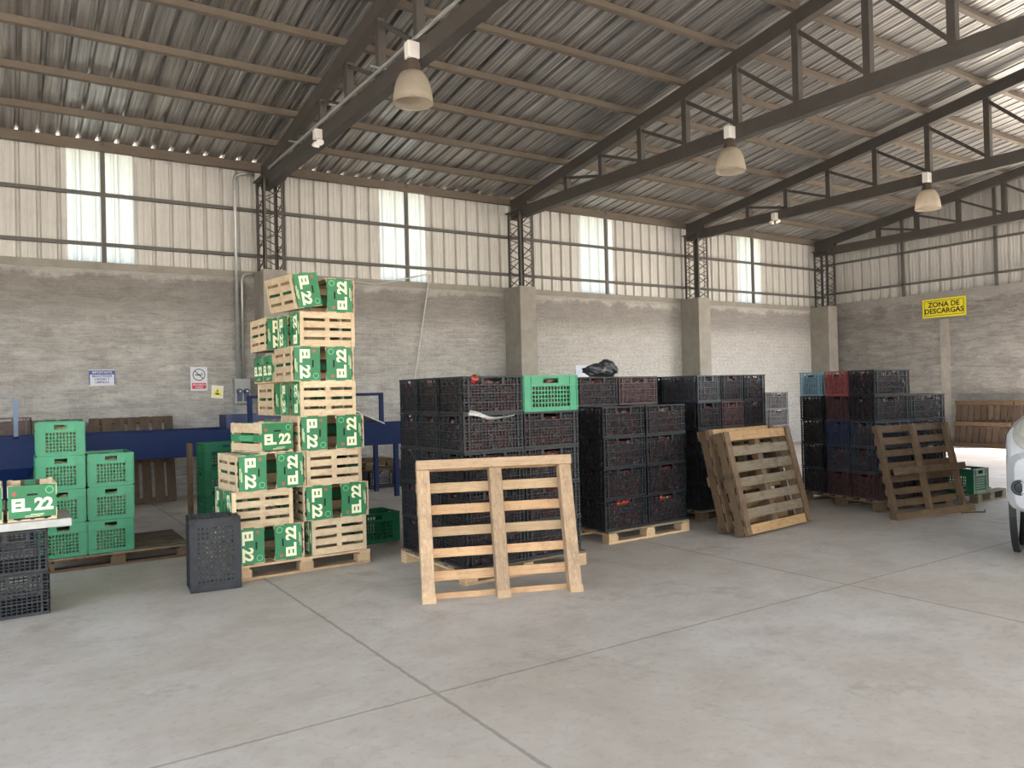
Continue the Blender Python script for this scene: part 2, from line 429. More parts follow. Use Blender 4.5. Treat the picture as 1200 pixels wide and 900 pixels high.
PITCH = .252
def profile(a, b, d=.045):
    """trapezoid sheet section from a to b: list of (u, offset)"""
    pts = []; k0 = math.floor(a / PITCH)
    k = k0
    while k * PITCH < b + PITCH:
        o = k * PITCH
        for du, h in ((0, 0), (.052, 0), (.060, .006), (.076, .006), (.084, 0), (.118, 0), (.126, .006), (.142, .006), (.150, 0), (.186, 0), (.203, d), (.235, d)):
            pts.append((o + du, h))
        k += 1
    out = []
    for i, (u, h) in enumerate(pts):
        if a - 1e-6 <= u <= b + 1e-6: out.append((u, h))
    def interp(x):
        for (u0, h0), (u1, h1) in zip(pts, pts[1:]):
            if u0 <= x <= u1 and u1 > u0: return h0 + (h1 - h0) * (x - u0) / (u1 - u0)
        return 0
    if not out or out[0][0] > a + 1e-4: out.insert(0, (a, interp(a)))
    if out[-1][0] < b - 1e-4: out.append((b, interp(b)))
    return out

def sheet_wall(axis, a, b, pos, outward, zb, zt):
    mb = MB(); pr = profile(a, b); vs = []; fs = []
    for u, h in pr:
        z0 = zb(u) if callable(zb) else zb; z1 = zt(u) if callable(zt) else zt
        for z in (z0, z1):
            vs.append((u, pos + outward * h, z) if axis == 'x' else (pos + outward * h, u, z))
    for i in range(len(pr) - 1): fs.append((2 * i, 2 * i + 2, 2 * i + 3, 2 * i + 1))
    mb.add(vs, fs); return mb

SKY = [(.826, 1.714), (5.73, 6.635), (10.316, 11.22), (15.266, 16.134)]
segs = []; cur = X0
for s0, s1 in SKY: segs.append((cur, s0)); cur = s1
segs.append((cur, X1 + .05))
sid = MB()
for a, b in segs:
    m = sheet_wall('x', a, b, Y1 + .06, 1, 3.5, roofz(Y1 + .06) + .002); sid.add(m.v, m.f)
struct(sid.build('cladding', SIDING, w_left))
for i, (a, b) in enumerate(SKY):
    struct(sheet_wall('x', a, b, Y1 + .06, 1, 3.5, roofz(Y1 + .06) + .002).build('window_%d' % (i + 1), SKYL))
# end wall cladding (gable)
m = sheet_wall('y', Y0, Y1 + .05, X1 + .06, 1, lambda y: 3.56 if (y > DOOR1 or y < DOOR0) else DOORZ, lambda y: roofz(y) - .03)
struct(m.build('cladding', SIDING, w_right))
m = sheet_wall('y', Y0, Y1 + .05, X0 - .06, -1, lambda y: 3.5 if y > 7.5 else 4.75, lambda y: roofz(y) - .03)
struct(m.build('cladding', SIDING, w_back))
# girts of the long wall and of the end wall
def structbar(name, p, q, w, h, mat, parent): 
    return struct(MB().bar(p, q, w, h).build(name, mat, parent))
for z in (3.82, 4.56): structbar('girt', (X0, Y1 - .01, z), (X1, Y1 - .01, z), .06, .05, GIRT, w_left)
for x in (1.289, 6.224, 10.977, 15.743): structbar('mullion', (x, Y1 - .01, 3.55), (x, Y1 - .01, 5.35), .06, .05, GIRT, w_left)
for z in (3.895, 4.68): structbar('girt', (X1 - .01, DOOR1, z), (X1 - .01, Y1, z), .06, .05, GIRT, w_right)
for y in (10.655, 8.51): structbar('mullion', (X1 - .01, y, 3.6), (X1 - .01, y, roofz(y) - .1), .06, .06, GIRT, w_right)
# concrete capping course along the brick top
struct(MB().box(X0, X1, Y1 - .012, Y1 + .1, 3.45, 3.56).build('trim_1', CONC))

struct(MB().box(X1 - .014, X1 + .05, 9.58, 9.80, 0, 2.96).build('trim_20', m_plain('pale_render', hexlin(160, 155, 149), .9, scale=3, dirt=hexlin(128, 121, 114), dirtf=.5)))
# roof sheets
def roof_sheet(ya, yb):
    pr = profile(X0 - .35, X1 + .35, .046); vs = []; fs = []
    for u, h in pr:
        vs.append((u, ya, roofz(ya) + h + .004)); vs.append((u, yb, roofz(yb) + h + .004))
    for i in range(len(pr) - 1): fs.append((2 * i, 2 * i + 2, 2 * i + 3, 2 * i + 1))
    return vs, fs
RL0, RL1 = -1.0, -9.5          # translucent sheets added in the unseen slope behind the camera to brighten the floor
RLX = [(-4.6, -3.3), (.3, 1.6), (5.1, 6.4), (9.9, 11.2), (14.7, 16.0)]
def roof_sheet_x(ya, yb, xa, xb):
    pr = profile(xa, xb, .046); vs = []; fs = []
    for u, h in pr:
        vs.append((u, ya, roofz(ya) + h + .004)); vs.append((u, yb, roofz(yb) + h + .004))
    for i in range(len(pr) - 1): fs.append((2 * i, 2 * i + 2, 2 * i + 3, 2 * i + 1))
    return vs, fs
mb = MB()
for ya, yb in ((13.35, RIDGE), (RIDGE, RL0), (RL1, Y0 - .6)):
    v, f = roof_sheet(ya, yb); mb.add(v, f)
cx = X0 - .35
for a, b in RLX + [(X1 + .35, None)]:
    v, f = roof_sheet_x(RL0, RL1, cx, a); mb.add(v, f); cx = b
struct(mb.build('ceiling', ROOF))
for i, (a, b) in enumerate(RLX):
    mb = MB(); v, f = roof_sheet_x(RL0, RL1, a, b); mb.add(v, f); struct(mb.build('window_%d' % (i + 5), ROOFL))  # unseen roof lights, put in only for the light they give

# concrete pillars under the lattice columns
TX = [-1.22, 3.65, 8.52, 13.39, 18.2]
for i, x in enumerate(TX):
    hw = .19
    mb = MB(); mb.box(x - hw, x + hw, 12.32, Y1 + .02, 0, 3.53)
    struct(mb.build('pillar', CONC, bevel=.012))
for x in TX:
    mb = MB(); mb.box(x - .19, x + .19, Y0, Y0 + .5, 0, 3.5); struct(mb.build('pillar', CONC))

# lattice columns
def lattice_column(x, label):
    t = thing('lattice_column', label, 'column', (x, 12.53, 3.53), group='steel lattice columns along the brick wall')
    H = roofz(12.5) - .1 - 3.53 - .32
    hx, hy = .17, .2
    for sx in (-1, 1):
        for sy in (-1, 1):
            mb = MB(); a, b = sx * hx, sy * hy
            mb.box(min(a, a - sx * .05), max(a, a - sx * .05), min(b, b - sy * .012), max(b, b - sy * .012), 0, H)
            mb.box(min(a, a - sx * .012), max(a, a - sx * .012), min(b, b - sy * .05), max(b, b - sy * .05), 0, H)
            mb.build('corner_angle', STEEL, t)
    n = 9; dz = H / n
    for sx in (-1, 1):
        mb = MB()
        for k in range(n):
            s = 1 if k % 2 else -1
            mb.bar((sx * (hx - .01), -hy * s, k * dz), (sx * (hx - .01), hy * s, (k + 1) * dz), .014, .014, (1, 0, 0))
        mb.build('lacing', STEEL, t)
    for sy in (-1, 1):
        mb = MB()
        for k in range(n):
            s = 1 if k % 2 else -1
            mb.bar((-hx * s, sy * (hy - .01), k * dz), (hx * s, sy * (hy - .01), (k + 1) * dz), .014, .014, (0, 1, 0))
        mb.build('lacing', STEEL, t)
    mb = MB(); mb.box(-.2, .2, -.24, .24, H, H + .02); mb.build('cap_plate', STEEL, t)
lattice_column(TX[1], 'steel lattice column on concrete pillar behind the tower of wooden crates')
lattice_column(TX[2], 'steel lattice column on the pillar behind the stack with the green crate')
lattice_column(TX[3], 'steel lattice column on pillar between the third and fourth bright wall panels')
lattice_column(TX[4], 'dark steel lattice column in the far corner of the two brick walls')

# roof trusses
UP = [11.0 - .965 * k for k in range(11)]
def truss(x, label):
    t = thing('roof_truss', label, 'roof truss', (x, 0, 0), group='roof trusses')
    zt = lambda y: roofz(y) - .10          # top of the top chord (underside of the purlins)
    ye, y2 = 12.75, 2 * RIDGE - 12.75
    for (a, b) in ((ye, RIDGE), (RIDGE, y2)):
        MB().bar((0, a, zt(a) - .1), (0, b, zt(b) - .1), .13, .19).build('top_chord', STEEL, t)
    MB().bar((0, ye, 4.98), (0, y2, 4.98), .13, .2).build('bottom_chord', STEEL, t)
    ups = UP + [2 * RIDGE - y for y in UP]
    for y in ups:
        if zt(y) - .19 > 5.1: MB().bar((0, y, 5.06), (0, y, zt(y) - .18), .09, .09, (0, 1, 0)).build('upright', STEEL, t)
    for i in range(len(UP) - 1):
        a, b = UP[i], UP[i + 1]
        MB().bar((0, a, zt(a) - .22), (0, b, 5.1), .05, .05).build('brace', STEEL, t)
        MB().bar((0, 2 * RIDGE - a, zt(a) - .22), (0, 2 * RIDGE - b, 5.1), .05, .05).build('brace', STEEL, t)
    # gusset where both chords meet over the column
    MB().box(-.07, .07, 12.2, 12.76, 4.9, zt(12.5) - .02).build('end_plate', STEEL, t)
    return t
truss(TX[1], 'dark roof truss nearest the camera, over the tower of wooden crates')
truss(TX[2], 'second dark roof truss, ending on the pillar behind the green-topped stack')
truss(TX[3], 'third dark roof truss, ending between the two farthest bright wall panels')
truss(TX[4], 'dark roof truss set against the cladding of the far end wall')
# cable rail with conduit along the nearest truss
t = thing('cable_conduit', 'grey cable conduit run along the lower chord of the nearest roof truss', 'conduit', (TX[1] - .1, 0, 5.1))
MB().tube([(0, 12.2, 0), (0, 4, 0)], .022, 8).build('tube', GALV, t)
for y in (10.8, 9.2, 7.9, 5.9): MB().bar((-.12, y, .01), (.1, y, .01), .03, .02).build('clip', GALV, t)

# purlins
ORD = ['first', 'second', 'third', 'fourth', 'fifth', 'sixth', 'seventh', 'eighth', 'ninth', 'tenth', 'eleventh', 'twelfth', 'thirteenth', 'fourteenth']
py = [12.86, 11.97] + [11.0 - .965 * k for k in range(11)]
ang = math.atan(.148)
for i, y in enumerate(py):
    eh = .15 if i == 0 else .098; mb = MB(); zc = roofz(y) - .001 - eh / 2
    up = (0, math.sin(ang), math.cos(ang))
    mb.bar((X0 - .1, y, zc), (X1, y, zc), .05, eh, up)
    mb.bar((X0 - .1, y - .03, zc - eh / 2 + .006), (X1, y - .03, zc - eh / 2 + .006), .045, .012, up)
    o = mb.build('roof_purlin', PURLIN)
    tag(o, 'brown steel roof purlin, %s one counting from the long brick wall' % ORD[i], 'purlin', 'roof purlins')
for k in range(12):
    y = 2 * RIDGE - (12.7 - k * .98)
    mb = MB(); mb.bar((X0, y, roofz(y) - .05), (X1, y, roofz(y) - .05), .05, .098); struct(mb.build('trim_%d' % (k + 2), PURLIN))
# south side: open front, cladding band above
m = sheet_wall('x', X0, X1, Y0 - .03, -1, 4.75, roofz(Y0) - .05); struct(m.build('wall_front', SIDING))

# ------------------------------------------------------------------ lamps
def bay_lamp(x, y, label):
    t = thing('high_bay_lamp', label, 'lamp', (x - .13, y, 5.06), group='high bay lamps')
    MB().box(-.065, .065, -.05, .05, -.17, 0).build('junction_box', WHITEPL, t, bevel=.008)
    MB().lathe([(.03, -.17), (.055, -.175), (.075, -.22), (.09, -.30), (.085, -.31)], 20).build('ballast_housing', BALLAST, t)
    pr = [(.085, -.30), (.112, -.315), (.14, -.345), (.165, -.395), (.184, -.46), (.197, -.54), (.204, -.62)]
    o = MB().lathe(pr, 40, close=False).build('prismatic_dome', PRISM, t, smooth=True)
    md = o.modifiers.new('thick', 'SOLIDIFY'); md.thickness = .005
    MB().lathe([(.195, -.612), (.204, -.612), (.204, -.626), (.195, -.626), (.195, -.612)], 40, close=False).build('rim', PRISM, t)
    MB().lathe([(.0, -.31), (.025, -.32), (.03, -.38), (.05, -.42), (.05, -.48), (.03, -.52), (0, -.53)], 16, close=False).build('bulb', WHITEPL, t, smooth=True)
    return t
bay_lamp(TX[1], 7.05, 'large prismatic bell lamp hanging from the nearest roof truss')
bay_lamp(TX[2], 7.18, 'prismatic bell lamp hanging from the second roof truss')
bay_lamp(TX[3], 7.11, 'white prismatic bell lamp before the far end wall cladding')
def flood(x, y, label):
    t = thing('emergency_spotlight', label, 'lamp', (x - .12, y, 5.02), group='small twin spotlights')
    MB().box(-.05, .05, -.05, .05, -.13, 0).build('box', WHITEPL, t, bevel=.006)
    for s in (-1, 1):
        M = Matrix.Translation((0, s * .07, -.17)) @ Matrix.Rotation(s * .6, 4, 'X')
        mb = MB().lathe([(.015, .03), (.03, .025), (.05, -.02), (.052, -.03), (.0, -.026)], 16, close=False)
        mb.v = [tuple(M @ Vector(p)) for p in mb.v]
        mb.build('spot_head', WHITEPL, t)
    MB().bar((0, -.07, -.15), (0, .07, -.15), .015, .015).build('bracket', WHITEPL, t)
flood(TX[1], 9.9, 'small white twin spotlight on the nearest roof truss above the crate tower')
flood(TX[3], 10.25, 'small white twin spotlight on the third roof truss')

# ------------------------------------------------------------------ conduits, box, signs
def arc_path(pts, r=.1, n=5):
    out = [Vector(pts[0])]
    for i in range(1, len(pts) - 1):
        p, a, b = Vector(pts[i]), Vector(pts[i - 1]), Vector(pts[i + 1])
        d0 = (a - p).normalized(); d1 = (b - p).normalized()
        s, e = p + d0 * r, p + d1 * r
        for k in range(n + 1):
            u = k / n
            out.append(s * (1 - u) ** 2 + p * 2 * u * (1 - u) + e * u ** 2)
    out.append(Vector(pts[-1])); return out
YW = Y1
o = MB().tube(arc_path([(3.165, YW - .075, 1.81), (3.165, YW - .075, 5.12), (3.47, YW - .10, 5.14)], .14), .026, 10).build('conduit_pipe', GALV, smooth=True)
tag(o, 'tall grey conduit pipe rising from the electrical box and bending at the eave', 'pipe')
o = MB().tube(arc_path([(3.255, YW - .05, 1.81), (3.255, YW - .05, 3.50), (3.44, YW - .05, 3.51)], .1), .02, 10).build('conduit_pipe', GALV, smooth=True)
tag(o, 'shorter grey conduit pipe from the electrical box up to the brick wall top', 'pipe')
t = thing('electrical_box', 'grey wall socket box with navy outlets under the two conduit pipes', 'electrical box', (3.225, YW - .05, 1.61))
MB().box(-.125, .125, -.05, .05, -.2, .2).build('enclosure', GREYBOX, t, bevel=.008)
MB().box(-.10, .10, -.058, -.05, .1, .17).build('cover', GREYBOX, t)
for sx in (-1, 1):
    s = MB().lathe([(.0, -.11), (.04, -.11), (.045, -.05), (.045, -.04)], 18, (sx * .055, 0, .0), axis='y').build('socket', NAVY, t)
    MB().box(sx * .055 - .04, sx * .055 + .04, -.06, -.05, -.16, -.02).build('socket_flap', NAVY, t)
    MB().box(sx * .055 - .015, sx * .055 + .015, -.115, -.109, -.01, .01).build('plug_pin', WHITEPL, s)
o = MB().tube(arc_path([(3.13, YW - .05, 1.42), (3.08, YW - .04, 1.2), (3.0, YW - .04, .9), (3.0, YW - .04, .5)], .08), .008, 6).build('power_cable', GREYBOX)
tag(o, 'thin grey cable hanging down the wall below the electrical box', 'cable')
o = MB().tube(arc_path([(4.6, YW - .04, 3.52), (5.6, YW - .04, 3.47), (6.67, YW - .05, 3.72), (6.60, YW - .05, 3.4), (6.3, YW - .05, 1.78), (6.25, YW - .05, .6)], .05), .012, 6).build('hanging_cable', GALV)
tag(o, 'thin pale cable running down the brick wall behind the tall dark crate stack', 'cable')

def wall_sign(name, label, cat, c, w, h, wall, mat, tilt=0):
    # local x right, y up, z out of the wall
    if wall == 'long': M = basis(c, (1, 0, 0), (0, 0, 1), (0, -1, 0))
    else: M = basis(c, (0, -1, 0), (0, 0, 1), (-1, 0, 0))
    M = M @ Matrix.Rotation(tilt, 4, 'Z')
    t = thing(name, label, cat, M=M)
    MB().box(-w / 2, w / 2, -h / 2, h / 2, 0, .006).build('board', mat, t)
    return t
def put_text(t, txt, size, mat, x, y, z=.0075, offset=0, name='lettering', **kw):
    return inst(name, text_mesh(txt, size, mat, offset, **kw), t, Matrix.Translation((x, y, z)))
t = wall_sign('wall_sign', 'yellow unloading zone sign with black lettering on the far end wall', 'sign', (X1 - .008, 9.69, 3.235), 1.02, .45, 'end', SIGNYEL)
for (a, b, c, d) in ((-.46, .46, .17, .18), (-.46, .46, -.18, -.17), (-.46, -.45, -.18, .18), (.45, .46, -.18, .18)):
    MB().box(a, b, c, d, .006, .0075).build('border', SIGNBLK, t)
put_text(t, 'ZONA DE', .165, SIGNBLK, 0, .078, offset=.004)
put_text(t, 'DESCARGAS', .165, SIGNBLK, 0, -.075, offset=.004)
t = wall_sign('wall_sign', 'small white and blue notice with blue lettering on the brick wall', 'sign', (1.23, YW - .012, 1.853), .345, .235, 'long', PAPER)
MB().box(-.165, .165, .045, .105, .006, .0075).build('header', SIGNBLUE, t)
for (a, b) in ((-.172, -.158), (.158, .172)): MB().box(a, b, -.105, .105, .006, .0073).build('border', SIGNBLUE, t)
put_text(t, 'MANTENER', .05, SIGNBLUE, 0, .02, offset=.0008)
put_text(t, 'ORDEN Y', .045, SIGNBLUE, 0, -.025, offset=.0008)
put_text(t, 'LIMPIEZA', .045, SIGNBLUE, 0, -.07, offset=.0008)
put_text(t, 'IMPORTANTE', .043, PAPER, 0, .075, z=.0085, offset=.0008)
t = wall_sign('no_smoking_sign', 'white no smoking sign with black ring and red strip on brick wall', 'sign', (2.578, YW - .012, 1.818), .25, .37, 'long', PAPER)
o = MB(); 
o.lathe([(.082, .006), (.094, .006), (.094, .008), (.082, .008), (.082, .006)], 32, (0, .065, 0), close=False)
o.bar((-.06, .125, .007), (.06, .005, .007), .012, .002)
o.box(-.055, .03, .055, .072, .0062, .0072); o.box(.036, .055, .055, .072, .0062, .0072); o.box(.04, .05, .075, .1, .0062, .0072)
o.build('symbol', SIGNBLK, t)
MB().box(-.105, .105, -.155, -.065, .006, .0075).build('red_strip', SIGNRED, t)
put_text(t, 'PROHIBIDO', .036, PAPER, 0, -.093, z=.0085, offset=.0006)
put_text(t, 'FUMAR', .036, PAPER, 0, -.13, z=.0085, offset=.0006)
t = wall_sign('warning_sign', 'small tilted card with yellow warning triangle beside the no smoking sign', 'sign', (2.85, YW - .012, 1.61), .18, .2, 'long', CREAMPL, tilt=-.08)
o = MB(); o.add([(-.075, -.06, .0075), (.075, -.06, .0075), (0, .07, .0075)], [(0, 1, 2)]); o.build('triangle', SIGNYEL, t)
o = MB(); o.box(-.008, .008, -.01, .03, .008, .0088); o.box(-.03, .03, -.045, -.02, .008, .0088); o.build('symbol', SIGNBLK, t)
t = wall_sign('paper_notice', 'small white paper notice on pale brick above the dark bag', 'sign', (10.22, YW - .012, 1.89), .34, .25, 'long', PAPER)
MB().box(-.13, .13, -.06, .08, .006, .0072).build('printed_area', m_plain('pale_blue_print', hexlin(196, 204, 226), .7), t)

# ------------------------------------------------------------------ pallets
def pallet(label, M, W=1.2, L=1.0, boards=7, bw=.1, deck=WOOD_NEW, under=WOOD_NEW, bottom=(0., .5, 1.), kind='stringer', stringers=(0., .5, 1.), sw=.1, edge_rails=False, deck_y=None, sides=None, bext=0., group='wooden pallets', name='wooden_pallet', bmats=None, sh=.08):
    """local frame: boards run along x (0..W), stringers along y (0..L), deck up +z"""
    t = thing(name, label, 'pallet', M=M, group=group)
    zb = .022
    if kind == 'stringer':
        for s in stringers:
            xc = sw / 2 + s * (W - sw)
            MB().box(xc - sw / 2, xc + sw / 2, .0, L, zb, zb + sh).build('stringer', under, t, bevel=.004)
    else:
        for sx in (0, .5, 1):
            for sy in (0, .5, 1):
                xc = .06 + sx * (W - .12); yc = .05 + sy * (L - .1)
                MB().box(xc - .06, xc + .06, yc - .05, yc + .05, zb, zb + sh).build('block', under, t, bevel=.003)
    zt = zb + sh
    if kind == 'block':
        for sx in (0, .5, 1):
            xc = .05 + sx * (W - .1)
            MB().box(xc - .05, xc + .05, 0, L, zt, zt + .018).build('cross_board', under, t)
        zt += .018
    for k in range(boards):
        f = k / (boards - 1)
        yc = bw / 2 + f * (L - bw) + (random.uniform(-.006, .006) if 0 < k < boards - 1 else 0)
        b = bw * random.uniform(.92, 1.05)
        mt = bmats[k] if bmats else deck
        ins = .012 if edge_rails else 0
        MB().box(ins + random.uniform(-.004, .004), W - ins + random.uniform(-.004, .004), yc - b / 2, yc + b / 2, zt, zt + .02).build('deck_board', mt, t, bevel=.003)
    for f in bottom:
        yc = bw / 2 + f * (L - bw)
        MB().box(-.003 - bext, W - (bext if 0 < f < 1 else -.003), yc - bw / 2, yc + bw / 2, 0, zb).build('bottom_board', under, t, bevel=.003)
    if edge_rails:
        for xc in (.04, W - .04):
            MB().box(xc - .04, xc + .04, 0, L, zt + .02, zt + .045).build('edge_rail', under, t, bevel=.003)
    return t

def flat(x, y, z=0, yaw=0): return TM((x, y, z), R(yaw))
def leaning_under(x, y, yaw, lean, W):
    """pallet leaning away from the camera, its underside in front; (x, y) is the lower left front corner"""
    a = R(yaw); l = R(lean)
    u = Vector((math.cos(a), math.sin(a), 0)); b = Vector((-math.sin(a), math.cos(a), 0))
    v = b * math.sin(l) + Vector((0, 0, 1)) * math.cos(l)
    o = Vector((x, y, 0)) + u * W
    return basis(o, -u, v, (-u).cross(v))
def leaning_deck(x, y, yaw, lean, thick):
    a = R(yaw); l = R(lean)
    u = Vector((math.cos(a), math.sin(a), 0)); b = Vector((-math.sin(a), math.cos(a), 0))
    v = b * math.sin(l) + Vector((0, 0, 1)) * math.cos(l)
    n = u.cross(v)
    o = Vector((x, y, 0)) - n * thick
    o.z = max(o.z, 0.0)
    return basis(o, u, v, n)

# big pale pallet leaning on the second stack
M = leaning_under(2.474, 4.988, -21.2, 14.4, 1.192)
p = pallet('pale new pallet leaning, underside out, on the dark stack with the green crate', M, 1.192, 1.035, 7, .072, WOOD_PALLET, WOOD_PALLET2, bottom=(1.,), sw=.095, sh=.09, bmats=[WOOD_PALLET, WOOD_PALLET, WOOD_PALLET, WOOD_NEW, WOOD_PALLET, WOOD_NEW, WOOD_PALLET])
for xc in (.0475, .596, 1.1445):
    MB().box(xc - .05, xc + .05, .0, .055, .004, .024).build('end_block', WOOD_NEW, p)
# two pallets leaning on the fourth stack
pallet('weathered pallet with yellowish top and bottom boards, front one of the leaning pair', leaning_deck(6.054, 5.084, 6.3, 13.8, .147), 1.2, 1.04, 7, .098, WOOD_GREY, WOOD_OLD, edge_rails=True,
       bmats=[WOOD_YEL] + [WOOD_GREY] * 5 + [WOOD_YEL], sw=.09)
pallet('old pallet standing behind the weathered one of the leaning pair', leaning_deck(6.09, 5.34, 6.0, 13.2, .147), 1.2, 1.05, 6, .1, WOOD_YEL, WOOD_OLD, edge_rails=True, sw=.07)
# pallet leaning on the fifth stack
pallet('brown pallet leaning, underside out, with loose lower board overhanging to its end', leaning_under(8.064, 4.736, -7.6, 12.1, 1.2), 1.2, 1.05, 8, .08, WOOD_OLD, WOOD_OLD, bottom=(0., .5), sw=.055, sh=.06, bext=.1)
# pallet leaning on the far wall
def far_pallet(y0, label):
    l = R(12)
    u = Vector((0, -1, 0)); v = Vector((math.sin(l), 0, math.cos(l)))
    # deck boards vertical: local x (board length) runs up the slope, local y along the wall; underside faces the room
    o = Vector((18.14, y0, 0))
    ex = v; ey = u; ez = ex.cross(ey)
    return pallet(label, basis(o, ex, ey, ez), 1.06, 1.22, 9, .11, WOOD_RED, WOOD_OLD, bottom=(), stringers=(0, .5, 1), sw=.09)
far_pallet(9.36, 'reddish slatted pallet leaning on the end wall beyond the bright floor')
far_pallet(8.10, 'second slatted pallet on the end wall, half hidden by the white truck')

# ------------------------------------------------------------------ plastic crates
CL, CW, CH = .56, .372, .298
def grid_wall(w, mu, cols, rows, h=CH, hole=.11, zg0=.035, zg1=.205, t=.012, green=False, midrail=True):
    """crate wall standing on z=0, centred on x, outer face at y=0, thickness towards +y"""
    mb = MB(); x0, x1 = -w / 2, w / 2
    mb.box(x0, x0 + mu, 0, t, 0, h); mb.box(x1 - mu, x1, 0, t, 0, h)
    mb.box(x0 + mu, x1 - mu, 0, t, 0, zg0)
    zh0, zh1 = zg1 + .028, h - .024
    mb.box(x0 + mu, x1 - mu, 0, t, zg1, zh0); mb.box(x0 + mu, x1 - mu, 0, t, zh1, h)
    hb = -hole / 2 if green else -hole / 2
    mb.box(x0 + mu, hb, 0, t, zh0, zh1); mb.box(-hb, x1 - mu, 0, t, zh0, zh1)
    if not green:
        for xc in (x0 + mu + .03, x1 - mu - .03): mb.box(xc - .009, xc + .009, -.003, t, 0, h)
    gw = w - 2 * mu; b = .0075 if not green else .009
    for k in range(1, cols):
        xc = x0 + mu + gw * k / cols; mb.box(xc - b / 2, xc + b / 2, .001, t - .002, zg0, zg1)
    for k in range(1, rows):
        zc = zg0 + (zg1 - zg0) * k / rows; mb.box(x0 + mu, x1 - mu, .0005, t - .002, zc - b / 2, zc + b / 2)
    # stiffening ribs
    for xc in (x0 + .008, x0 + mu - .006, x1 - mu + .006, x1 - .008): mb.box(xc - .005, xc + .005, -.006, 0, .01, h - .01)
    for zc in ((.03, .12, .215) if midrail else (.03, .215)): mb.box(x0, x1, -.006, 0, zc - .005, zc + .005)
    return mb
def lattice_wall(w, cols, hole, t=.012, h=CH):
    """open lattice wall of the dark crates: rails, thin bars, a framed hand slot in the top band"""
    mb = MB(); x0, x1 = -w / 2, w / 2
    for a, b in ((x0, x0 + .016), (x1 - .016, x1)): mb.box(a, b, 0, t, 0, h)
    for z0, z1 in ((0, .02), (.086, .096), (.158, .168), (.222, .232), (.284, h)): mb.box(x0, x1, -.003, t, z0, z1)
    for xc in (x0 + .05, x1 - .05): mb.box(xc - .007, xc + .007, -.004, t, 0, h)
    step = (w - .032) / cols
    for k in range(1, cols):
        xc = x0 + .016 + step * k
        mb.box(xc - .0032, xc + .0032, .001, t - .003, .02, .232 if abs(xc) < hole / 2 + .012 else .284)
    for zc in (.042, .064, .113, .137, .185, .204, .257): 
        if zc > .232:
            mb.box(x0, -hole / 2 - .014, .001, t - .003, zc - .003, zc + .003); mb.box(hole / 2 + .014, x1, .001, t - .003, zc - .003, zc + .003)
        else: mb.box(x0, x1, .001, t - .003, zc - .003, zc + .003)
    for sx in (-1, 1): mb.box(min(sx * hole / 2, sx * (hole / 2 + .02)), max(sx * hole / 2, sx * (hole / 2 + .02)), 0, t, .225, .29)
    return mb
def crate_meshes(style):
    g = style == 'green'
    mat = PL_GREEN if g else PL_BLACK
    end = grid_wall(CW, .07 if g else .024, 9 if g else 12, 6, hole=.1, green=g, midrail=not g, zg0=.03 if g else .035)
    side = grid_wall(CL, .085 if g else .026, 12 if g else 18, 5 if g else 6, hole=.16, green=g, midrail=not g)
    if not g: end = lattice_wall(CW, 11, .11); side = lattice_wall(CL, 17, .17)
    base = MB()
    for k in range(15): 
        x = -CL / 2 + .02 + (CL - .04) * k / 14; base.box(x - .0115, x + .0115, -CW / 2 + .012, CW / 2 - .012, .004, .012)
    for k in range(12):
        y = -CW / 2 + .018 + (CW - .036) * k / 11; base.box(-CL / 2 + .012, CL / 2 - .012, y - .0085, y + .0085, .002, .011)
    for s in (-1, 1):
        base.box(-CL / 2 + .012, CL / 2 - .012, s * (CW / 2 - .03) - .018, s * (CW / 2 - .03) + .018, -.004, .012)
        base.box(s * (CL / 2 - .03) - .018, s * (CL / 2 - .03) + .018, -CW / 2 + .012, CW / 2 - .012, -.004, .012)
    rim = MB(); e = .005
    for s in (-1, 1):
        rim.box(-CL / 2 - e, CL / 2 + e, s * CW / 2 - (e if s < 0 else .006), s * CW / 2 + (e if s > 0 else .006), CH - .014, CH - .002)
        rim.box(s * CL / 2 - (e if s < 0 else .006), s * CL / 2 + (e if s > 0 else .006), -CW / 2, CW / 2, CH - .014, CH - .002)
    return {k: m.mesh('crate_' + k, mat) for k, m in (('end', end), ('side', side), ('base', base), ('rim', rim))}
CM = {'black': crate_meshes('black'), 'green': crate_meshes('green')}
def make_crate(style):
    t = thing('plastic_crate', 'crate', 'crate')
    m = CM[style]
    for s in (-1, 1):
        inst('side_wall', m['side'], t, Matrix.Translation((0, s * CW / 2, 0)) @ Matrix.Rotation(0 if s < 0 else math.pi, 4, 'Z'))
        inst('end_wall', m['end'], t, Matrix.Translation((s * CL / 2, 0, 0)) @ Matrix.Rotation(math.pi / 2 if s > 0 else -math.pi / 2, 4, 'Z'))
    inst('base', m['base'], t); inst('rim', m['rim'], t)
    return t
bpy.context.view_layer.update()
PROTO = {'black': make_crate('black'), 'green': make_crate('green')}
USED = set()
COLMAT = {'blue': PL_BLUE, 'light blue': PL_LBLUE, 'red': PL_RED, 'grey': PL_GREY, 'maroon': PL_MAROON, 'dark green': PL_DGREEN, 'brown': PL_BROWN}
def crate(colour, M, label, group):
    style = 'green' if colour in ('green', 'dark green') else 'black'
    if style not in USED and colour == style:
        USED.add(style); t = PROTO[style]; t.matrix_basis = M
        t['label'] = label; t['group'] = group; return t
    mats = None
    if colour in COLMAT: mats = {('green_plastic' if style == 'green' else 'black_plastic'): COLMAT[colour]}
    return copy_tree(PROTO[style], M=M, label=label, group=group, mats=mats)

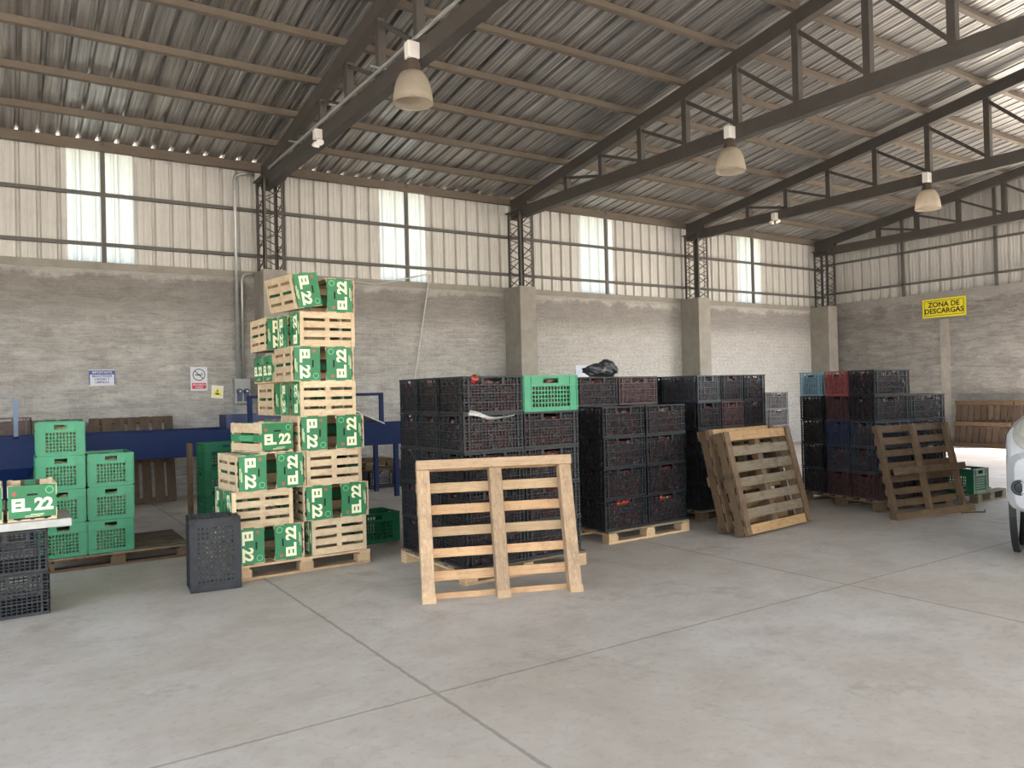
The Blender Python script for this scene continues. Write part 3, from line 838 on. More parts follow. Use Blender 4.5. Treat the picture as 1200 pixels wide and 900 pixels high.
FILLS = {}
FRUIT_PALE = m_fruit('pale_produce', [(0., hexlin(126, 120, 84)), (.4, hexlin(104, 112, 74)), (.7, hexlin(140, 126, 92)), (1., hexlin(88, 98, 66))])
def fill_box(key, M, h=.25):
    mb = FILLS.setdefault(key, MB())
    nx, ny, nz = 7, 5, 4; ax, ay = CL / 2 - .026, CW / 2 - .026
    def P(i, j, k):
        p = Vector((-ax + 2 * ax * i / nx, -ay + 2 * ay * j / ny, .016 + (h - .016) * k / nz))
        p += Vector((random.uniform(-.008, .008), random.uniform(-.008, .008), random.uniform(-.004, .02) if k == nz else 0))
        return M @ p
    vs = {}; 
    def V(i, j, k):
        if (i, j, k) not in vs: vs[(i, j, k)] = len(vl); vl.append(P(i, j, k))
        return vs[(i, j, k)]
    vl = []; fs = []
    for i in range(nx):
        for k in range(nz):
            for j in (0, ny): fs.append((V(i, j, k), V(i + 1, j, k), V(i + 1, j, k + 1), V(i, j, k + 1)))
    for j in range(ny):
        for k in range(nz):
            for i in (0, nx): fs.append((V(i, j, k), V(i, j + 1, k), V(i, j + 1, k + 1), V(i, j, k + 1)))
    for i in range(nx):
        for j in range(ny):
            fs.append((V(i, j, nz), V(i + 1, j, nz), V(i + 1, j + 1, nz), V(i, j + 1, nz)))
    mb.add(vl, fs)
FILL_LABEL = {}
LEVELS = ['bottom level', 'second level', 'third level', 'fourth level', 'top level']
def crate_stack(key, origin, yaw, cols, stack, colours=None, z0=.122, pitch=.302, skip=(), nlev=5, article='black', lv=None):
    """cols: list of (x, y, long_along_x, levels, phrase); local frame rotated by yaw about origin"""
    colours = colours or {}
    base = TM((origin[0], origin[1], 0), R(yaw))
    for ci, (cx, cy, along, levs, phrase) in enumerate(cols):
        for k in levs:
            col = colours.get((ci, k), article)
            j = random.uniform(-.004, .004)
            M = base @ TM((cx + j, cy + random.uniform(-.003, .003), z0 + k * pitch), (0 if along else math.pi / 2) + R(random.uniform(-.5, .5)))
            top = max(levs)
            lev = 'top level' if k == top and k > 0 else LEVELS[k]
            crate(col, M, '%s crate at %s of %s, %s' % (col, lev, phrase, stack), 'crates of ' + stack)
            fill_box(key, M)

PXC = .576; PYC = .386
# stack two: behind the pale pallet
S2 = 'stack behind the pale pallet'
cols = [(.285, .19, 1, range(5), 'near corner column'), (.285 + PXC, .19, 1, range(5), 'front column beside the corner'),
        (.285, .19 + PYC, 1, range(5), 'middle side column'), (.285, .19 + 2 * PYC, 1, range(5), 'rear side column'),
        (.285 + PXC, .19 + PYC, 1, range(5), 'inner middle column'), (.285 + PXC, .19 + 2 * PYC, 1, range(5), 'inner rear column')]
crate_stack('s2', (2.99, 5.26), 0, cols, S2, {(1, 4): 'green'})
pallet('pallet under the stack behind the leaning pale pallet', flat(2.97, 5.25), 1.2, 1.15, 7, .1, WOOD_GREY, WOOD_NEW, kind='block', sh=.06, bottom=(0, .5, 1))
# stack three: with the dark bag on top
S3 = 'stack under the dark bag'
cols = [(.265, .19, 1, range(4), 'front corner column'), (.265 + PXC + .004, .19, 1, range(4), 'second front column'),
        (.265, .19 + PYC, 1, range(5), 'second row side column'), (.265 + PXC + .004, .19 + PYC, 1, range(5), 'second row inner column'),
        (.265, .19 + 2 * PYC, 1, range(5), 'rear side column'), (.265 + PXC + .004, .19 + 2 * PYC, 1, range(5), 'rear inner column')]
crate_stack('s3', (4.87, 5.80), 1.5, cols, S3, {(3, 4): 'maroon', (2, 1): 'maroon', (4, 1): 'maroon'})
pallet('pallet under the stack with the dark bag, three blocks showing', flat(4.86, 5.76, 0, 1.5), 1.12, 1.2, 7, .1, WOOD_GREY, WOOD_NEW, kind='block', sh=.06)
# stack four: behind the leaning pair
S4 = 'stack behind the leaning pair'
cols = [(.19, .285, 0, range(5), 'near corner column'), (.19 + PYC, .285, 0, range(5), 'middle front column'), (.19 + 2 * PYC, .285, 0, range(5), 'last front column'),
        (.19, .285 + PXC, 0, range(5), 'rear corner column'), (.19 + PYC, .285 + PXC, 0, range(4), 'rear middle column'), (.19 + 2 * PYC, .285 + PXC, 0, range(5), 'rear far column')]
crate_stack('s4', (6.46, 6.08), 0, cols, S4, {(1, 3): 'maroon', (0, 4): 'grey', (3, 4): 'black'})
pallet('pallet under the stack behind the two leaning weathered pallets', flat(6.45, 6.06), 1.2, 1.2, 7, .1, WOOD_GREY, WOOD_OLD, kind='block', sh=.06)
# stack five: light blue and red crates on top
S5 = 'stack topped with light blue'
cols = [(.27, .19, 1, range(5), 'near corner column'), (.27, .19 + PYC, 1, range(5), 'middle side column'), (.27, .19 + 2 * PYC + .05, 1, range(5), 'rear side column'),
        (.27 + PXC, .19, 1, range(4), 'second front column'), (.27 + PXC, .19 + PYC, 1, range(4), 'inner middle column'), (.27 + PXC, .19 + 2 * PYC + .05, 1, range(4), 'inner rear column')]
crate_stack('s5', (8.45, 5.2), -11, cols, S5, {(2, 4): 'light blue', (1, 4): 'red', (1, 2): 'blue', (0, 2): 'grey', (0, 1): 'grey', (1, 1): 'grey', (0, 0): 'maroon', (1, 0): 'maroon', (1, 3): 'maroon'}, z0=.135, pitch=.304)
pallet('pallet under the stack topped with light blue and red crates', flat(8.43, 5.18, 0, -11), 1.2, 1.25, 7, .1, WOOD_GREY, WOOD_OLD, kind='block', sh=.07)
# stack six: far behind
S6 = 'low far stack between taller ones'
cols = [(i * PXC, 0, 1, range(4), p) for i, p in enumerate(('first column', 'second column', 'third column'))]
crate_stack('s6', (10.6, 9.3), 0, cols, S6, {}, z0=.152, pitch=.304)
pallet('pallet under the low far stack between the taller stacks', flat(10.3, 9.05), 1.75, .6, 5, .1, WOOD_GREY, WOOD_OLD, kind='block', sh=.09)
FL = {'s2': 'dark red produce packed in the crates behind the pale leaning pallet', 's3': 'dark red produce packed in the crates under the dark bag',
      's4': 'dark produce packed in the crates behind the leaning pallet pair', 's5': 'dark produce packed in the crates of the light blue topped stack', 's6': 'dark produce packed in the low far crate stack'}

# ---- green crates on their pallet at the back left
for ci, (x, n, nm) in enumerate(((.428, 4, 'taller column'), (.816, 3, 'shorter column'))):
    for k in range(n):
        M = TM((x + random.uniform(-.006, .006), 7.98 + .28, .122 + k * .302), math.pi / 2 + R(random.uniform(-1, 1)))
        lev = 'topmost' if k == n - 1 else ['lowest', 'second', 'third'][k]
        fill_box('g', M, .24)
        crate('green', M, 'bright green plastic crate, %s of the %s before the blue conveyor' % (lev, nm), 'bright green crates by the conveyor')
pallet('grey pallet under the bright green crates before the blue conveyor', flat(.24, 7.95), 1.25, 1.0, 7, .12, WOOD_GREY, WOOD_OLD, kind='block', sh=.06)
for k in range(3):
    crate('dark green', TM((2.12, 9.2, .002 + .04 + k * .302 + .06), 0), 'dark green plastic crate, %s of three behind the wooden crate tower' % ['lowest', 'middle', 'topmost'][k], 'dark green crates behind the tower')
pallet('pallet under the dark green crates behind the wooden crate tower', flat(1.8, 8.95), 1.2, .6, 5, .1, WOOD_OLD, WOOD_OLD, kind='block', sh=.04)
crate('dark green', TM((3.1, 7.5, .004), R(4)), 'dark green plastic crate on the floor between wooden tower and dark stack', 'dark green crates behind the tower')
crate('dark green', TM((9.93, 5.06, .125), R(90)), 'green plastic crate on the pallet behind the brown leaning pallet', 'green crate by the bright floor')
pallet('flat grey pallet on bright floor beside the white truck', flat(9.85, 4.78, 0, 2), .77, 1.0, 6, .11, WOOD_GREY, WOOD_GREY, kind='block', sh=.06)
FL['g'] = 'pale produce packed in the bright green crates before the blue conveyor'
for k, mb in FILLS.items():
    tag(mb.build('packed_produce', FRUIT_PALE if k == 'g' else FRUITS), FL[k], 'produce', kind='stuff')
# plank by the dark green crates
o = MB().box(1.74, 1.78, 9.3, 9.42, .0, 1.0).build('wooden_plank', WOOD_OLD); tag(o, 'brown plank standing upright beside the dark green crates', 'plank')
# pallets on the wall behind the conveyor
def wallpallet(x0, label, h=1.26):
    l = R(10); v = Vector((0, math.sin(l), math.cos(l))); u = Vector((1, 0, 0))
    ex = v; ey = -u; ez = ex.cross(ey)
    if ez.y > 0: pass
    o = Vector((x0 + 1.1, 12.38, 0))
    return pallet(label, basis(o, ex, ey, ez), h, 1.1, 7, .125, WOOD_RED, WOOD_OLD, bottom=(), sw=.08)
wallpallet(1.02, 'brown slatted pallet standing against the brick wall behind the blue conveyor')
wallpallet(-.16, 'brown slatted pallet at the wall behind the bright green crates')
# black crates at the left edge
for k in range(2):
    crate('black', TM((.07, 6.74, .004 + k * .302), math.pi / 2 + R(1 - 2 * k)), '%s black plastic crate under the grey board at the photo edge' % ['lower', 'upper'][k], 'black crates under the board')
o = MB().box(-.9, .405, 6.44, 7.0, .612, .668).build('wooden_board', m_plain('grey_white_board', hexlin(176, 174, 168), .7), bevel=.006); tag(o, 'pale grey board lying across the black crates beside the green ones', 'board')
crate('black', TM((-.45, 6.74, .004), math.pi / 2), 'black plastic crate carrying the hidden end of the grey board', 'black crates under the board')
crate('black', TM((-.45, 6.74, .306), math.pi / 2), 'upper black plastic crate carrying the hidden end of the grey board', 'black crates under the board')
# black crate standing on its end before the wooden tower
a = R(-6)
ux = Vector((math.cos(a), math.sin(a), 0)); fr = Vector((math.sin(a), -math.cos(a), 0))     # fr faces the camera
M = basis(Vector((1.395, 6.50, .285)) + fr * .13, Vector((0, 0, 1)), ux, -fr)
M = basis(Vector((1.372, 6.355, .287)), (0, 0, 1), tuple(ux), tuple(Vector((0, 0, 1)).cross(ux)))
crate('black', M, 'black plastic crate standing on its end beside the wooden crate tower', 'black crate on end')

# ------------------------------------------------------------------ wooden crates with green printed ends
WL, WW, WH = .50, .30, .25
def wc_parts():
    P = {}
    # end panel, outer face at x=0 facing -x ; local: y width, z height
    mb = MB(); mb.box(0, .01, -WW / 2 + .006, WW / 2 - .006, .018, WH - .006); P['panel'] = mb.mesh('end_panel', LABEL_GREEN)
    mb = MB()
    t1 = text_mesh('EL 22', .116, LABEL_CREAM, .0052, .0006, .96)
    # text lies in xy; move it to the -x face: text x -> -y , text y -> z
    Mt = basis((-.0012, 0, .105), (0, -1, 0), (0, 0, 1), (-1, 0, 0))
    vs = [Mt @ v.co for v in t1.vertices]; fs = [tuple(p.vertices) for p in t1.polygons]
    mb.add(vs, fs)
    for i, (y, w) in enumerate(((-.02, .085), (-.0, .11), (.01, .09))):
        mb.box(-.0016, 0, y - w / 2 - .01, y + w / 2 - .01, .038 + .0 - i * .009, .041 - i * .009)
    P['letter'] = mb.mesh('lettering', LABEL_CREAM)
    mb = MB(); mb.lathe([(.021, -.0016), (.026, -.0016), (.026, 0), (.021, 0), (.021, -.0016)], 20, (0, -.105, WH - .045), axis='x', close=False)
    P['ring'] = mb.mesh('emblem', LABEL_RING)
    mb = MB(); mb.lathe([(0, -.0014), (.016, -.0014), (.016, 0)], 10, (0, .108, WH - .06), axis='x', close=False); P['blot'] = mb.mesh('printed_fruit', LABEL_BLOT)
    mb = MB(); mb.box(-.0018, .0, -.032, .032, WH - .078, WH - .064); P['slot'] = mb.mesh('slot_shade', DARK)  # black strip on the panel, painted shade of the hand slot
    mb = MB(); mb.box(.0101, .013, -WW / 2 + .012, WW / 2 - .012, .018, WH - .008); P['inner'] = mb.mesh('gap_shade', WOOD_OLD)  # dark backing sheet standing for the shade between the inner slats
    mb = MB(); mb.box(.013, .018, -.125, -.062, .02, WH - .006); P['islat'] = mb.mesh('inner_slat', WOOD_CRATE)
    mb = MB(); mb.box(.013, .018, -.036, .036, .02, WH - .006); P['istrip'] = mb.mesh('inner_strip', LABEL_GREEN)
    # long side: three slats, and posts
    mb = MB()
    for z0, z1 in ((.012, .075), (.165, WH - .004)): mb.box(-WL / 2, WL / 2, 0, .007, z0, z1)
    P['side'] = mb.mesh('side_slats', WOOD_CRATE)
    mb = MB(); mb.box(-WL / 2, WL / 2, .0005, .0065, .09, .15); P['sidegreen'] = mb.mesh('printed_slat', LABEL_GREEN)
    mb = MB()
    for i in range(3): mb.box(-.1 - .02 * (i % 2), .1 + .01 * i, -.001, 0, .103 + i * .014, .108 + i * .014)
    P['sidetext'] = mb.mesh('small_print', LABEL_RING)
    mb = MB()
    n = 4; g = .026; sw = (WW - 3 * g) / 4
    for i in range(n):
        y = -WW / 2 + i * (sw + g); mb.box(-WL / 2, WL / 2, y, y + sw, .0, .006)
    P['bottom'] = mb.mesh('bottom_slats', WOOD_CRATE)
    mb = MB(); mb.box(-.016, .016, -WW / 2, WW / 2, -.006, 0)
    P['batten'] = mb.mesh('end_batten', WOOD_CRATE)
    mb = MB(); mb.box(-.022, .022, -WW / 2, WW / 2, .006, .014); P['cbatten'] = mb.mesh('centre_batten', WOOD_CRATE)
    mb = MB(); mb.add([(0, 0, 0), (.03, 0, 0), (0, .03, 0), (0, 0, WH), (.03, 0, WH), (0, .03, WH)], [(0, 2, 1), (3, 4, 5), (0, 1, 4, 3), (1, 2, 5, 4), (2, 0, 3, 5)])
    P['post'] = mb.mesh('corner_post', WOOD_CRATE)
    return P
WC = wc_parts()
def make_wcrate():
    t = thing('wooden_crate', 'c', 'wooden crate', group='pale wooden crates with green printed ends')
    for s in (1, -1):
        Rz = Matrix.Rotation(0 if s > 0 else math.pi, 4, 'Z')
        e = inst('end_panel', WC['panel'], t, Rz @ Matrix.Translation((-WL / 2 - .002, 0, 0)))
        inst('lettering', WC['letter'], e); inst('emblem', WC['ring'], e); inst('printed_fruit', WC['blot'], e); inst('slot_shade', WC['slot'], e)
        inst('gap_shade', WC['inner'], e); inst('inner_slat', WC['islat'], e); inst('inner_slat', WC['islat'], e, Matrix.Translation((0, .187, 0))); inst('inner_strip', WC['istrip'], e)
        sd = inst('side_slats', WC['side'], t, Rz @ Matrix.Translation((0, -WW / 2, 0)))
        g = inst('printed_slat', WC['sidegreen'], t, Rz @ Matrix.Translation((0, -WW / 2, 0)))
        inst('small_print', WC['sidetext'], g)
        for sy in (1, -1):
            m = Rz @ Matrix.Translation((-WL / 2 + .009, -sy * (WW / 2 - .007), .0)) 
            if sy < 0: m = m @ Matrix.Scale(-1, 4, (0, 1, 0))
            inst('corner_post', WC['post'], t, m)
    inst('bottom_slats', WC['bottom'], t); [inst('end_batten', WC['batten'], t, Matrix.Translation((q * (WL / 2 - .016), 0, 0))) for q in (-1, 1)]; inst('centre_batten', WC['cbatten'], t)
    return t
WPROTO = make_wcrate(); WUSED = [False]
def wcrate(M, label):
    if not WUSED[0]:
        WUSED[0] = True; WPROTO.matrix_basis = M; WPROTO['label'] = label; return WPROTO
    return copy_tree(WPROTO, M=M, label=label)
def o_endA(x, y, z):   # bottom faces -x, open top faces +x, an end faces the camera; (x,y,z)= min corner
    return basis((x + .006, y + WL / 2 + .004, z + WW / 2), (0, 1, 0), (0, 0, 1), (1, 0, 0))
def o_endB(x, y, z):   # bottom faces +x
    return basis((x + WH, y + WL / 2 + .004, z + WW / 2), (0, 1, 0), (0, 0, -1), (-1, 0, 0))
def o_longF(x, y, z):  # bottom faces the camera
    return basis((x + WL / 2 + .004, y + .006, z + WW / 2), (1, 0, 0), (0, 0, -1), (0, 1, 0))
def o_longR(x, y, z):  # open top faces the camera
    return basis((x + WL / 2 + .004, y + WH, z + WW / 2), (1, 0, 0), (0, 0, 1), (0, -1, 0))
def o_up(x, y, z):     # upright, long side facing the camera
    return basis((x + WL / 2 + .004, y + WW / 2, z + .007), (1, 0, 0), (0, 1, 0), (0, 0, 1))
def rotM(M, c, yaw=0, roll=0):
    c = Vector(c)
    return Matrix.Translation(c) @ Matrix.Rotation(R(yaw), 4, 'Z') @ Matrix.Rotation(R(roll), 4, 'Y') @ Matrix.Translation(-c) @ M
YF = 6.555; Z0 = .125; LP = .3015
def lev(k): return Z0 + k * LP + .001
ordn = ['lowest', 'second', 'third', 'fourth', 'fifth', 'sixth', 'seventh', 'topmost']
def pair(k, x, y, col, yaw=0, wid=.59):
    c = (x + .3, y + .25, 0)
    wcrate(rotM(o_endA(x, y, lev(k)), c, yaw), 'wooden crate, slatted bottom toward the green crates, %s layer, %s' % (ordn[k], col))
    wcrate(rotM(o_endB(x + wid - WH - .006, y, lev(k)), c, yaw), 'wooden crate, slatted bottom toward the dark stack, %s layer, %s' % (ordn[k], col))
def longs(k, x, y, col, yaw=0, both=True):
    c = (x + .25, y + .3, 0)
    wcrate(rotM(o_longF(x, y, lev(k)), c, yaw), 'wooden crate, slatted bottom facing the open floor, %s layer, %s' % (ordn[k], col))
    if both: wcrate(rotM(o_longR(x, y + .60 - WH - .006, lev(k)), c, yaw), 'wooden crate turned to the wall behind another, %s layer, %s' % (ordn[k], col))
def ups(k, x, y, col):
    wcrate(o_up(x, y, lev(k)), 'upright wooden crate behind a side-lying pair, %s layer, %s' % (ordn[k], col))
    wcrate(o_up(x, y + .31, lev(k)), 'upright wooden crate toward the conveyor, %s layer, %s' % (ordn[k], col))
TALL, LOW = 'tall front column of tower', 'low front column of tower'
RT, RL = 'tall rear column of tower', 'low rear column of tower'
# low column
pair(0, 1.552, YF, LOW); ups(0, 1.62, YF + .53, RL)
longs(1, 1.545, YF, LOW); longs(1, 1.68, YF + .64, RL, both=False)
pair(2, 1.565, YF - .01, LOW, 3.5); ups(2, 1.70, YF + .56, RL)
M = Matrix.Translation((1.872, YF + .265, lev(3) + .007)) @ Matrix.Rotation(R(90 + 15), 4, 'Z')
wcrate(M, 'upright wooden crate with readable green end, top of the low column')
# tall column
TXs = [2.20, 2.145, 2.172, 2.115, 2.135, 2.065, 2.13]
longs(0, TXs[0], YF, TALL, .8); pair(0, 2.2, YF + .62, RT)
pair(1, TXs[1], YF, TALL); ups(1, 2.2, YF + .53, RT)
longs(2, TXs[2], YF, TALL); pair(2, 2.15, YF + .62, RT)
pair(3, TXs[3], YF, TALL); ups(3, 2.14, YF + .53, RT)
longs(4, TXs[4], YF, TALL, -1); pair(4, 2.08, YF + .62, RT)
pair(5, TXs[5], YF, TALL, wid=.56); ups(5, 2.05, YF + .53, RT)
longs(6, TXs[6], YF, TALL, 1.5); pair(6, 2.02, YF + .62, RT)
wcrate(rotM(o_endB(2.385, YF, lev(7)), (2.5, YF + .25, 0), 1), 'wooden crate on its side, straight one of the topmost two')
wcrate(rotM(o_endA(2.045, YF + .0, lev(7) + .035), (2.045 + .125, YF + .25, lev(7) + .185), 9, -10), 'wooden crate tilted over, leaning one of the topmost two')
pallet('pale pallet under the tower of wooden crates', flat(1.575, YF - .01), 1.16, 1.12, 7, .1, WOOD_NEW, WOOD_NEW, kind='block', sh=.065)
# single crate on the board
M = Matrix.Translation((.165, 6.47 + .25, .676)) @ Matrix.Rotation(R(90), 4, 'Z')
wcrate(M, 'upright wooden crate with green end on the pale grey board')
M = Matrix.Translation((-.16, 6.47 + .25, .676)) @ Matrix.Rotation(R(90), 4, 'Z')
wcrate(M, 'wooden crate cut by the photo edge on the pale grey board')

# ------------------------------------------------------------------ blue sorting conveyor
t = thing('sorting_conveyor', 'long blue sorting conveyor standing along the brick wall', 'conveyor', (0, 10.5, 0))
MB().box(-1.2, 4.95, 0, .03, .77, 1.105).build('side_panel', BLUE, t, bevel=.006)
MB().box(-1.2, 4.95, .82, .85, .77, 1.105).build('side_panel', BLUE, t, bevel=.006)
MB().box(-1.2, 4.95, .03, .82, 1.0, 1.03).build('belt', BELT, t)
for x in (-1.0, .9, 2.9, 4.85):
    for y in (.05, .8): MB().box(x - .03, x + .03, y - .03, y + .03, 0, .79).build('leg', BLUE, t)
g = MB(); 
for x in (2.74, 4.62): g.box(x - .03, x + .03, .0, .05, 1.1, 1.53)
g.box(2.74, 4.62, 0, .05, 1.49, 1.53); g.build('gantry_frame', BLUE, t, bevel=.004)
mb = MB(); mb.box(2.5, 3.25, .3, .7, 1.03, 1.28); mb.build('tray', NAVY, t)
mb = MB(); mb.add([(4.1, -.02, 1.33), (4.65, -.02, 1.09), (4.65, .5, 1.09), (4.1, .5, 1.33), (4.1, -.02, 1.31), (4.65, -.02, 1.07), (4.65, .5, 1.07), (4.1, .5, 1.31)],
                  [(0, 1, 2, 3), (7, 6, 5, 4), (0, 4, 5, 1), (2, 6, 7, 3), (1, 5, 6, 2), (0, 3, 7, 4)]); mb.build('chute', GALV, t)
# hopper at the head of the conveyor
t = thing('feed_hopper', 'blue funnel shaped feed hopper with upright post behind the board', 'hopper', (.03, 9.5, 0))
mb = MB(); mb.add([(-.35, -.0, 1.15), (.29, -.0, 1.15), (.29, .75, 1.15), (-.35, .75, 1.15), (-.35, 0, .83), (.22, 0, .83), (.22, .75, .83), (-.35, .75, .83), (-.12, .15, .5), (.06, .15, .5), (.06, .6, .5), (-.12, .6, .5)],
       [(0, 1, 5, 4), (1, 2, 6, 5), (2, 3, 7, 6), (3, 0, 4, 7), (4, 5, 9, 8), (5, 6, 10, 9), (6, 7, 11, 10), (7, 4, 8, 11), (8, 9, 10, 11)])
mb.build('funnel', BLUE, t)
MB().box(-.37, .31, -.02, .02, 1.13, 1.16).build('rim', BLUE, t)
for x in (-.3, .2):
    for y in (.1, .65): MB().box(x - .025, x + .025, y - .025, y + .025, 0, .85).build('leg', BLUE, t)
MB().box(.06, .1, -.02, .02, 1.14, 1.56).build('post', LTBLUE, t)
crate('brown', TM((.0, 11.0, 1.035), 0), 'brown plastic crate on the conveyor behind the blue hopper', 'crate on the conveyor')
# pallet on dark crates beneath the conveyor end
for x in (4.43, 5.03): crate('black', TM((x + .1, 11.75, .004), 0), 'dark crate on the floor under the brown pallet, %s the conveyor end' % ('inside' if x < 4.8 else 'beyond'), 'dark crates under the brown pallet')
pallet('brown pallet lying on dark crates at the conveyor end', flat(4.2, 11.45, .306), 1.2, .85, 6, .1, WOOD_OLD, WOOD_OLD, kind='block', sh=.08)

# ------------------------------------------------------------------ bag, paper, peppers
def blob(c, r, amp, seed, sub=4, sc=(1, 1, 1)):
    bm = bmesh.new(); bmesh.ops.create_icosphere(bm, subdivisions=sub, radius=1)
    vs = []
    for v in bm.verts:
        n = noise.fractal(v.co * 2.2 + Vector((seed, 0, 0)), 1, 2, 4)
        p = v.co * r * (1 + amp * n); vs.append((c[0] + p.x * sc[0], c[1] + p.y * sc[1], c[2] + p.z * sc[2]))
    fs = [tuple(v.index for v in f.verts) for f in bm.faces]; bm.free(); return vs, fs
zt = .122 + 4 * .302 + CH
mb = MB(); mb.add(*blob((0, 0, .07), .1, .3, 1.3, sc=(1.5, 1.1, .72))); mb.add(*blob((.16, .02, .09), .1, .3, 4.1, sc=(1.05, 1, .95)))
o = mb.build('plastic_bag', BAG, smooth=True); o.location = (5.33, 6.45, zt + .002); tag(o, 'crumpled black plastic bag lying on the second dark crate stack', 'bag')
mb = MB(); vs = []; fs = []
NX, NY = 10, 4
for i in range(NX + 1):
    for j in range(NY + 1):
        u, v = i / NX, j / NY
        x = u * .42; z = .012 * math.sin(9 * u) * (1 - u) + (.045 * (1 - u) ** 2) - .02 * math.sin(u * 3); y = -.03 - .02 * v + .012 * math.sin(7 * u + 3 * v)
        vs.append((x, y + v * .05, z - v * .03 * (1.3 - u)))
for i in range(NX):
    for j in range(NY): fs.append((i * (NY + 1) + j, (i + 1) * (NY + 1) + j, (i + 1) * (NY + 1) + j + 1, i * (NY + 1) + j + 1))
mb.add(vs, fs); o = mb.build('paper_sheet', m_plain('dirty_paper', hexlin(170, 166, 162), .8, scale=25)); o.location = (3.04, 5.255, 1.315)
md = o.modifiers.new('thick', 'SOLIDIFY'); md.thickness = .002
tag(o, 'torn white paper hanging from a dark crate below the top level', 'paper')
def pepper(loc, label, s=1., rot=(0, 0, 0)):
    t = thing('red_pepper', label, 'pepper', loc, rot, group='red peppers showing at crate openings')
    mb = MB(); n = 16; vs = []; fs = []
    prof = [(.004, 0), (.024, .004), (.036, .02), (.038, .04), (.034, .06), (.024, .075), (.006, .07)]
    for r, z in prof:
        for k in range(n):
            a = 2 * math.pi * k / n; rr = r * (1 + .1 * math.cos(4 * a)) * s
            vs.append((rr * math.cos(a), rr * math.sin(a), z * s))
    for i in range(len(prof) - 1):
        for k in range(n):
            k2 = (k + 1) % n; fs.append((i * n + k, i * n + k2, (i + 1) * n + k2, (i + 1) * n + k))
    fs.append(tuple(range(n - 1, -1, -1))); fs.append(tuple((len(prof) - 1) * n + k for k in range(n)))
    mb.add(vs, fs); mb.build('body', PEPPER, t, smooth=True)
    MB().tube([(0, 0, .068 * s), (.003, 0, .085 * s), (.012, 0, .1 * s)], .006, 6).build('stem', STEMG, t)
pepper((3.10, 5.31, zt - .045), 'red pepper on the rim of the top corner crate beside the green crate', .95, (.9, .4, 0))
hz = .122 + .302 * 0 + .232
pepper((5.02, 5.85, .372), 'red pepper in the low crate opening, nearest the pale pallet', .72, (1.5, 0, .4))
pepper((5.10, 5.85, .372), 'red pepper in the low crate opening, middle of three', .7, (1.4, .5, 1.2))
pepper((5.19, 5.853, .372), 'red pepper in the low crate opening, third along', .72, (1.6, .2, 2.2))
pepper((5.62, 5.865, .375), 'single red pepper in the opening of the second front low crate', .7, (1.5, 0, .2))

# ------------------------------------------------------------------ white pickup at the right edge
d = Vector((-.95, -.312, 0)).normalized(); side = Vector((-d.y, d.x, 0))   # side = truck's left
fc = Vector((6.675, 3.045, 0)) + side * .9
Mt = basis(fc, d, side, (0, 0, 1))
t = thing('pickup_truck', 'white pickup truck, only its front corner with headlamp and fog lamp showing', 'truck', M=Mt)
def loft(secs, n=24, e=.25):
    vs = []; fs = []
    for (x, hw, z0, z1) in secs:
        cz, hz = (z0 + z1) / 2, (z1 - z0) / 2
        for k in range(n):
            a = 2 * math.pi * k / n + math.pi / n
            c, s = math.cos(a), math.sin(a)
            vs.append((x, hw * math.copysign(abs(c) ** e, c), cz + hz * math.copysign(abs(s) ** e, s)))
    for i in range(len(secs) - 1):
        for k in range(n):
            k2 = (k + 1) % n; fs.append((i * n + k, i * n + k2, (i + 1) * n + k2, (i + 1) * n + k))
    fs.append(tuple(range(n - 1, -1, -1))); fs.append(tuple((len(secs) - 1) * n + k for k in range(n)))
    return MB().add(vs, fs)
loft([(-.02, .74, .46, .86), (-.05, .83, .43, .90), (-.12, .885, .41, .93), (-.22, .9, .40, 1.16), (-.5, .9, .40, 1.21), (-1.3, .9, .42, 1.24), (-3.2, .9, .45, 1.22), (-5.1, .89, .5, 1.2), (-5.15, .85, .52, 1.18)], 32, .3).build('body', CARW, t, smooth=False, bevel=.004)
loft([(-1.25, .72, 1.12, 1.2), (-1.9, .74, 1.12, 1.72), (-2.2, .74, 1.12, 1.78), (-3.1, .74, 1.12, 1.78), (-3.35, .73, 1.12, 1.7), (-3.5, .72, 1.12, 1.2)], 28, .3).build('cabin', CARW, t)
mb = MB(); mb.add([(-1.30, -.62, 1.24), (-1.30, .62, 1.24), (-1.885, .58, 1.7), (-1.885, -.58, 1.7)], [(0, 1, 2, 3)]); 
mb.v = [(x + .02, y, z + .035) for x, y, z in mb.v]; mb.build('windshield', CARGLASS, t)
